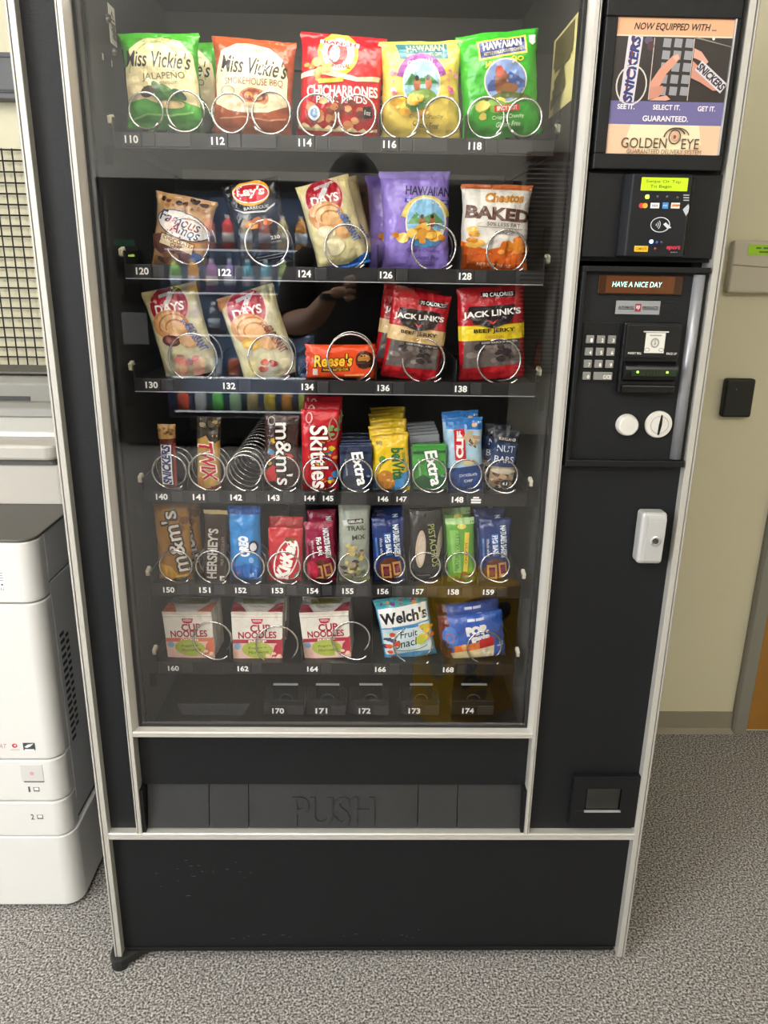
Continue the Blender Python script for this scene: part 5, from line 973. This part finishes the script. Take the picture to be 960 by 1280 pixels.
def bottle_mesh(kind, colr):
    key = (kind, colr)
    if key in bot: return bot[key]
    if kind == 'bottle':
        b = MB().lathe([(.036, 0), (.042, .006), (.042, .12), (.038, .14), (.042, .155), (.032, .182), (.0155, .205), (.0155, .211)], (0, 0, 0), 'z', 14)
        c = MB().lathe([(.0175, .210), (.0175, .230)], (0, 0, 0), 'z', 14)
        l = MB().lathe([(.0427, .05), (.0427, .115)], (0, 0, 0), 'z', 14)
    else:
        b = MB().lathe([(.034, 0), (.043, .008), (.043, .118), (.036, .13)], (0, 0, 0), 'z', 14); c = MB().lathe([(.035, .129), (.035, .132)], (0, 0, 0), 'z', 14); l = None
    bot[key] = (b, c, l)
    return bot[key]
pal = [['b5403f', 'c9653c', 'd98a8a', 'a83a3c', 'c9b08a', '8a4a3c', 'd9c9a0', 'b07a3c'], ['5b8f3c', 'c98a2c', '6a3f6a', '5a4a7a', '2f6f7a', '3f7a8a', '6a7a3c', '7f8f4a'], ['2b2b33', '3c3c6a', '33333a', '7a8a9a', '8a2f3c', '5a5a62', '44444c', '6a3a4a'], ['a02f2c', 'b5485a', '8a8f96', '7a3f2c', 'b5a03c', 'c9c9cc', '5a2f3a', '3f4f6a'], ['c0492f', 'c9c9cc', '4f9a4a', '8fb08a', '8a7a52', 'a58f2c', 'a5702c', '8f9a3c']]
proto = {}
for si, sz in enumerate(DSH):
    sh = MB().box(gxa+.03, gxb-.03, DY-.50, DY-.07, sz-.012, sz-.004).build('shelf', M_tray, DM)
    box('shelf_rail', mat('lit_white_rail', 'd0d2d4', rough=.4, noise_amt=0, emit=2.2, emit_col='eaf4ff'), sh, gxa+.03, gxb-.03, DY-.07, DY-.064, sz-.012, sz+.001)
    area('drink_fill_light', ((gxa+gxb)/2, DY-.025, sz+.23), ((gxa+gxb)/2, DY-.3, sz), gxb-gxa-.1, .02, 20, (.92, .97, 1))  # added fill light without a fixture, brightens the drinks on each shelf
    word = ('top', 'second', 'third', 'fourth', 'lowest')[si]
    kind = 'bottle' if si < 3 else 'can'
    for k in range(8):
        b, c, l = bottle_mesh(kind, pal[si][k])
        o = b.build('drink_bottle' if kind == 'bottle' else 'drink_can', mat('drink_%s' % pal[si][k], pal[si][k], rough=.2, noise_amt=.1), None, smooth=True, fixn=True)
        tag(o, '%s drink %s, number %s along the %s shelf of the drink machine' % ({'b5403f': 'red'}.get(pal[si][k], 'coloured'), kind, ('one', 'two', 'three', 'four', 'five', 'six', 'seven', 'eight')[k], word), kind, 'drinks on the %s shelf of the drink machine' % word)
        o.location = (gxa+.085+k*(gxb-gxa-.17)/7, DY-.12, sz-.004)
        c.build('bottle_cap' if kind == 'bottle' else 'can_lid', flatink('e6e4de') if kind == 'bottle' else M_alu2, o, fixn=True)
        if l: l.build('bottle_label', flatink(('d9d4c9', 'c9d4dc', 'b9b4c4')[(k+si) % 3]), o, smooth=True, fixn=True)
# dark cupboard and wooden blinds further along that wall
CU = empty('tall_cupboard', (.86, -4.7, 0), 'tall dark brown cupboard beside the drink machine', 'cupboard')
M_cu = mat('dark_cupboard', '1f1b19', rough=.5, noise_amt=.15)
box('body', M_cu, CU, .22, 1.50, -4.99, -4.43, .06, 1.86, .004)
box('plinth', M_black, CU, .25, 1.47, -4.97, -4.45, 0, .06)
for a, b in ((.23, .855), (.865, 1.49)):
    d = box('door', M_cu, CU, a, b, -4.43, -4.41, .08, 1.84, .003); xh = b-.05 if a < .5 else a+.05
    box('handle', M_alu2, d, xh-.006, xh+.006, -4.41, -4.385, .95, 1.12, .002)
BLD = empty('window_blind', (2.2, -4.95, .5), 'brown wooden slat blind drawn over a window on the opposite wall', 'blind')
M_sl = mat('walnut_slat', '6a4630', rough=.45, noise_amt=.15, noise_scale=20)
box('head_rail', M_sl, BLD, 1.62, 2.75, -4.99, -4.93, 2.05, 2.11)
slm = MB().prism([(-4.985, .0), (-4.945, .014), (-4.944, .017), (-4.984, .003)], 'x', 1.63, 2.74).build('slat', M_sl, BLD, fixn=True)
slm.location.z = .50
for k in range(1, 48): c = slm.copy(); COL.objects.link(c); c.location = (0, 0, .50+k*.032)
for x in (1.8, 2.57): MB().tube([(x, -4.942, .5), (x, -4.942, 2.05)], .002, 5).build('ladder_cord', M_cream, BLD)
# yellow carton at the photographer's feet
YC = Vector((.77, -.86, 0))
M_yc = mat('yellow_carton', 'e0b41c', rough=.5, noise_amt=.05)
yc = MB().box(-.13, .13, 0, .17, 0, .42).build('snack_carton', M_yc, None, bevel=.002); yc.location = (.72, -.94, 0); yc.rotation_euler.z = math.radians(-38)
tag(yc, 'yellow biscuit carton with blue lettering standing on the carpet before the machine', 'carton')
# its printed face turns towards the machine (+y)
n_ = Vector((0, 1, 0))
Sc = Surf([-.5, .5], [0, 1], [[Vector((.13, .17, 0)), Vector((.13, .17, .42))], [Vector((-.13, .17, 0)), Vector((-.13, .17, .42))]], [[n_, n_], [n_, n_]], .26, .42)
print_on(Sc, [T('belVita', .2, .62, .9, .3, '2f4f7c', 90, .05, .04), El(-.2, .82, .16, .12, '33406a'), Bl(-.1, .3, .25, .25, 5, ['a8927a', '8a8478'], .09, 90)], yc, flatink)
n_ = Vector((-1, 0, 0))
Sd = Surf([-.5, .5], [0, 1], [[Vector((-.13, .17, 0)), Vector((-.13, .17, .42))], [Vector((-.13, 0, 0)), Vector((-.13, 0, .42))]], [[n_, n_], [n_, n_]], .17, .42)
print_on(Sd, [El(-.1, .5, .2, .3, 'a5a08a'), Re(0, .25, .6, .08, 'd9cf9a', 20)], yc, flatink)
# ------------------------------------------------------------------ the photographer, mirrored in the glass
def skin(name, joints, edges, m, parent=None, sub=2, root=0):
    me = bpy.data.meshes.new(name); me.from_pydata([j[0] for j in joints], edges, []); ob = bpy.data.objects.new(name, me); COL.objects.link(ob); ob.parent = parent
    me.materials.append(m)
    sm = ob.modifiers.new('skin', 'SKIN'); sm.use_smooth_shade = True
    for i, j in enumerate(joints):
        r = j[1] if isinstance(j[1], tuple) else (j[1], j[1]); me.skin_vertices[0].data[i].radius = r
    me.skin_vertices[0].data[root].use_root = True
    s = ob.modifiers.new('subsurf', 'SUBSURF'); s.levels = sub; s.render_levels = sub
    return ob
PX, PYp = .42, -1.56
M_skin = mat('skin', 'b98a6e', rough=.5, noise_amt=.06, noise_scale=30)
M_shirt = mat('black_shirt_cloth', '15161a', rough=.85, noise_amt=.15, noise_scale=60)
M_trou = mat('dark_trousers', '1b1e26', rough=.85, noise_amt=.15, noise_scale=60)
M_hair = mat('dark_hair', '1a1411', rough=.6, noise_amt=.2, noise_scale=80)
HZ = 1.50                               # head centre
def pt(x, y, z): return (PX+x, PYp+y, z)
hc = CAM                                # hands hold the phone just behind the lens
J = [(pt(0, 0, .86), (.145, .10)), (pt(0, .0, 1.02), (.135, .095)), (pt(0, 0, 1.20), (.155, .10)), (pt(0, -.01, 1.31), (.12, .08)), (pt(0, .0, 1.385), (.052, .052)), (pt(0, .015, 1.44), (.062, .07)), (pt(0, .02, HZ), (.072, .09)), (pt(0, .01, HZ+.07), (.062, .08)), (pt(0, .0, HZ+.105), (.03, .04)),
     (pt(-.17, -.01, 1.295), (.062, .06)), (pt(-.22, .06, 1.10), (.05, .05)), (pt(-.12, .24, 1.13), (.04, .04)), (pt(-.055, .315, 1.215), (.028, .026)),
     (pt(.17, -.01, 1.295), (.062, .06)), (pt(.24, .06, 1.10), (.05, .05)), (pt(.20, .25, 1.15), (.04, .04)), (pt(.165, .325, 1.225), (.028, .026)),
     (pt(-.10, 0, .80), (.085, .09)), (pt(-.11, .03, .46), (.06, .062)), (pt(-.11, 0, .10), (.04, .042)), (pt(-.115, .03, .045), (.042, .04)), (pt(-.125, .16, .03), (.036, .026)),
     (pt(.10, 0, .80), (.085, .09)), (pt(.12, .03, .46), (.06, .062)), (pt(.12, 0, .10), (.04, .042)), (pt(.125, .03, .045), (.042, .04)), (pt(.135, .16, .03), (.036, .026)),
     (pt(0, .112, HZ-.005), (.012, .012))]
Ed = [(0, 1), (1, 2), (2, 3), (3, 4), (4, 5), (5, 6), (6, 7), (7, 8), (3, 9), (9, 10), (10, 11), (11, 12), (3, 13), (13, 14), (14, 15), (15, 16), (0, 17), (17, 18), (18, 19), (19, 20), (20, 21), (0, 22), (22, 23), (23, 24), (24, 25), (25, 26), (6, 27)]
PE = empty('person', (PX, PYp, 0), 'person in dark clothes holding up a phone in front of the machine', 'person')
def local(js): return [((j[0][0]-PX, j[0][1]-PYp, j[0][2]), j[1]) for j in js]
body = skin('body', local(J), Ed, M_skin, PE)
# clothing: cloth that follows the body's own surface, a little proud of it, and ends at neckline, sleeve and hem
bpy.context.view_layer.update()
bev = body.evaluated_get(bpy.context.evaluated_depsgraph_get()); bme = bev.to_mesh()
bvs = [(v.co.copy(), v.normal.copy()) for v in bme.vertices]; bfs = [(tuple(f.vertices), f.center.copy()) for f in bme.polygons]; bev.to_mesh_clear()
def garment(name, m, test, off):
    keep = [f for f, c in bfs if test(c)]; ids = sorted({k for f in keep for k in f}); mp = {k: n for n, k in enumerate(ids)}
    me = bpy.data.meshes.new(name); me.from_pydata([bvs[k][0]+bvs[k][1]*off for k in ids], [], [tuple(mp[k] for k in f) for f in keep]); me.materials.append(m)
    me.polygons.foreach_set('use_smooth', [True]*len(me.polygons)); ob = bpy.data.objects.new(name, me); COL.objects.link(ob); ob.parent = PE
    so = ob.modifiers.new('cloth thickness', 'SOLIDIFY'); so.thickness = .004; so.offset = 1
garment('shirt', M_shirt, lambda c: .88 < c.z < 1.36 and (c.y < .115 or abs(c.x) < .03 and c.z < 1.05), .008)
garment('trousers', M_trou, lambda c: .085 < c.z < .91, .005)
for s_ in (-1, 1): skin('shoe', [((s_*.112, -.035, .045), (.05, .045)), ((s_*.12, .05, .042), (.048, .04)), ((s_*.13, .17, .034), (.044, .032))], [(0, 1), (1, 2)], mat('black_shoe', '121212', rough=.4), PE)
hb = bmesh.new(); bmesh.ops.create_icosphere(hb, subdivisions=3, radius=1.0)
for v in hb.verts:
    c = v.co.copy(); v.co = Vector((c.x*.090, c.y*.112-.012, c.z*.118+HZ+.035))
    if c.y > .25: v.co.z = max(v.co.z, HZ+.055+.02*c.y); v.co.y = min(v.co.y, .10)
    v.co += Vector((0, 0, .004*noise.noise(c*6)))
hm = bpy.data.meshes.new('hair'); hb.to_mesh(hm); hb.free(); hm.materials.append(M_hair); hm.polygons.foreach_set('use_smooth', [True]*len(hm.polygons)); ho = bpy.data.objects.new('hair', hm); COL.objects.link(ho); ho.parent = PE
for s_ in (-1, 1):
    MB().lathe([(.002, -.009), (.010, -.005), (.012, 0), (.010, .005), (.002, .009)], (s_*.031+PX, PYp+.096, HZ+.012), 'z', 12).build('eye', mat('eye_dark', '2a201c', rough=.2), PE, smooth=True, fixn=True)
    skin('ear', [((s_*.078, .0, HZ+.022), (.012, .016)), ((s_*.083, -.004, HZ), (.010, .016)), ((s_*.079, .0, HZ-.026), (.008, .010))], [(0, 1), (1, 2)], M_skin, PE)
MB().tube([(PX-.028, PYp+.097, HZ-.052), (PX, PYp+.106, HZ-.055), (PX+.028, PYp+.097, HZ-.052)], [.003, .0055, .003], 8).build('mouth', mat('lip', '8f5a50', rough=.5), PE, smooth=True)
# hands: palms and five curled fingers each round the phone's edges
ph0 = Vector((CAM.x, CAM.y-.022, CAM.z-.03))
for s_ in (-1, 1):
    wr = Vector(J[12][0] if s_ < 0 else J[16][0])-Vector((PX, PYp, 0)); ph = ph0-Vector((PX, PYp, 0))
    edge = ph+Vector((s_*.040, -.004, -.045)); palm = (wr+edge)/2+Vector((s_*.012, -.005, 0))
    js = [(tuple(wr), (.026, .022)), (tuple(palm), (.034, .018)), (tuple(edge+Vector((s_*.016, -.008, .005))), (.030, .014))]; es = [(0, 1), (1, 2)]
    skin('palm', js, es, M_skin, PE)
    for k in range(4):
        b0_ = edge+Vector((s_*.018, -.004, -.022+.018*k)); ln = (.85, 1.0, .95, .75)[k]
        f = [b0_, b0_+Vector((s_*.012, .020*ln, .006)), b0_+Vector((-s_*.002, .034*ln, .010)), b0_+Vector((-s_*.020*ln, .036, .010))]
        skin('finger', [(tuple(q), r) for q, r in zip(f, (.009, .0088, .008, .007))], [(0, 1), (1, 2), (2, 3)], M_skin, PE)
    b0_ = palm+Vector((-s_*.012, -.012, .008)); f = [b0_, b0_+Vector((-s_*.012, -.014, .024)), b0_+Vector((-s_*.026, -.006, .044))]
    skin('thumb', [(tuple(q), r) for q, r in zip(f, (.012, .010, .008))], [(0, 1), (1, 2)], M_skin, PE)
wv = Vector(J[12][0])
MB().lathe([(.032, -.009), (.033, 0), (.032, .009)], (wv.x-.01, wv.y-.014, wv.z-.012), 'z', 20).build('wrist_watch', M_rubber, PE, fixn=True)
PHN = MB().box(-.037, .037, -.004, .004, -.075, .075).build('smartphone', M_blackgloss, None, bevel=.003)
PHN.location = ph0; PHN.rotation_euler = (-PITCH, 0, 0); tag(PHN, 'black smartphone held up in both hands', 'phone')
MB().box(-.032, -.006, .0042, .006, .044, .070).build('camera_bump', M_black, PHN, bevel=.001)
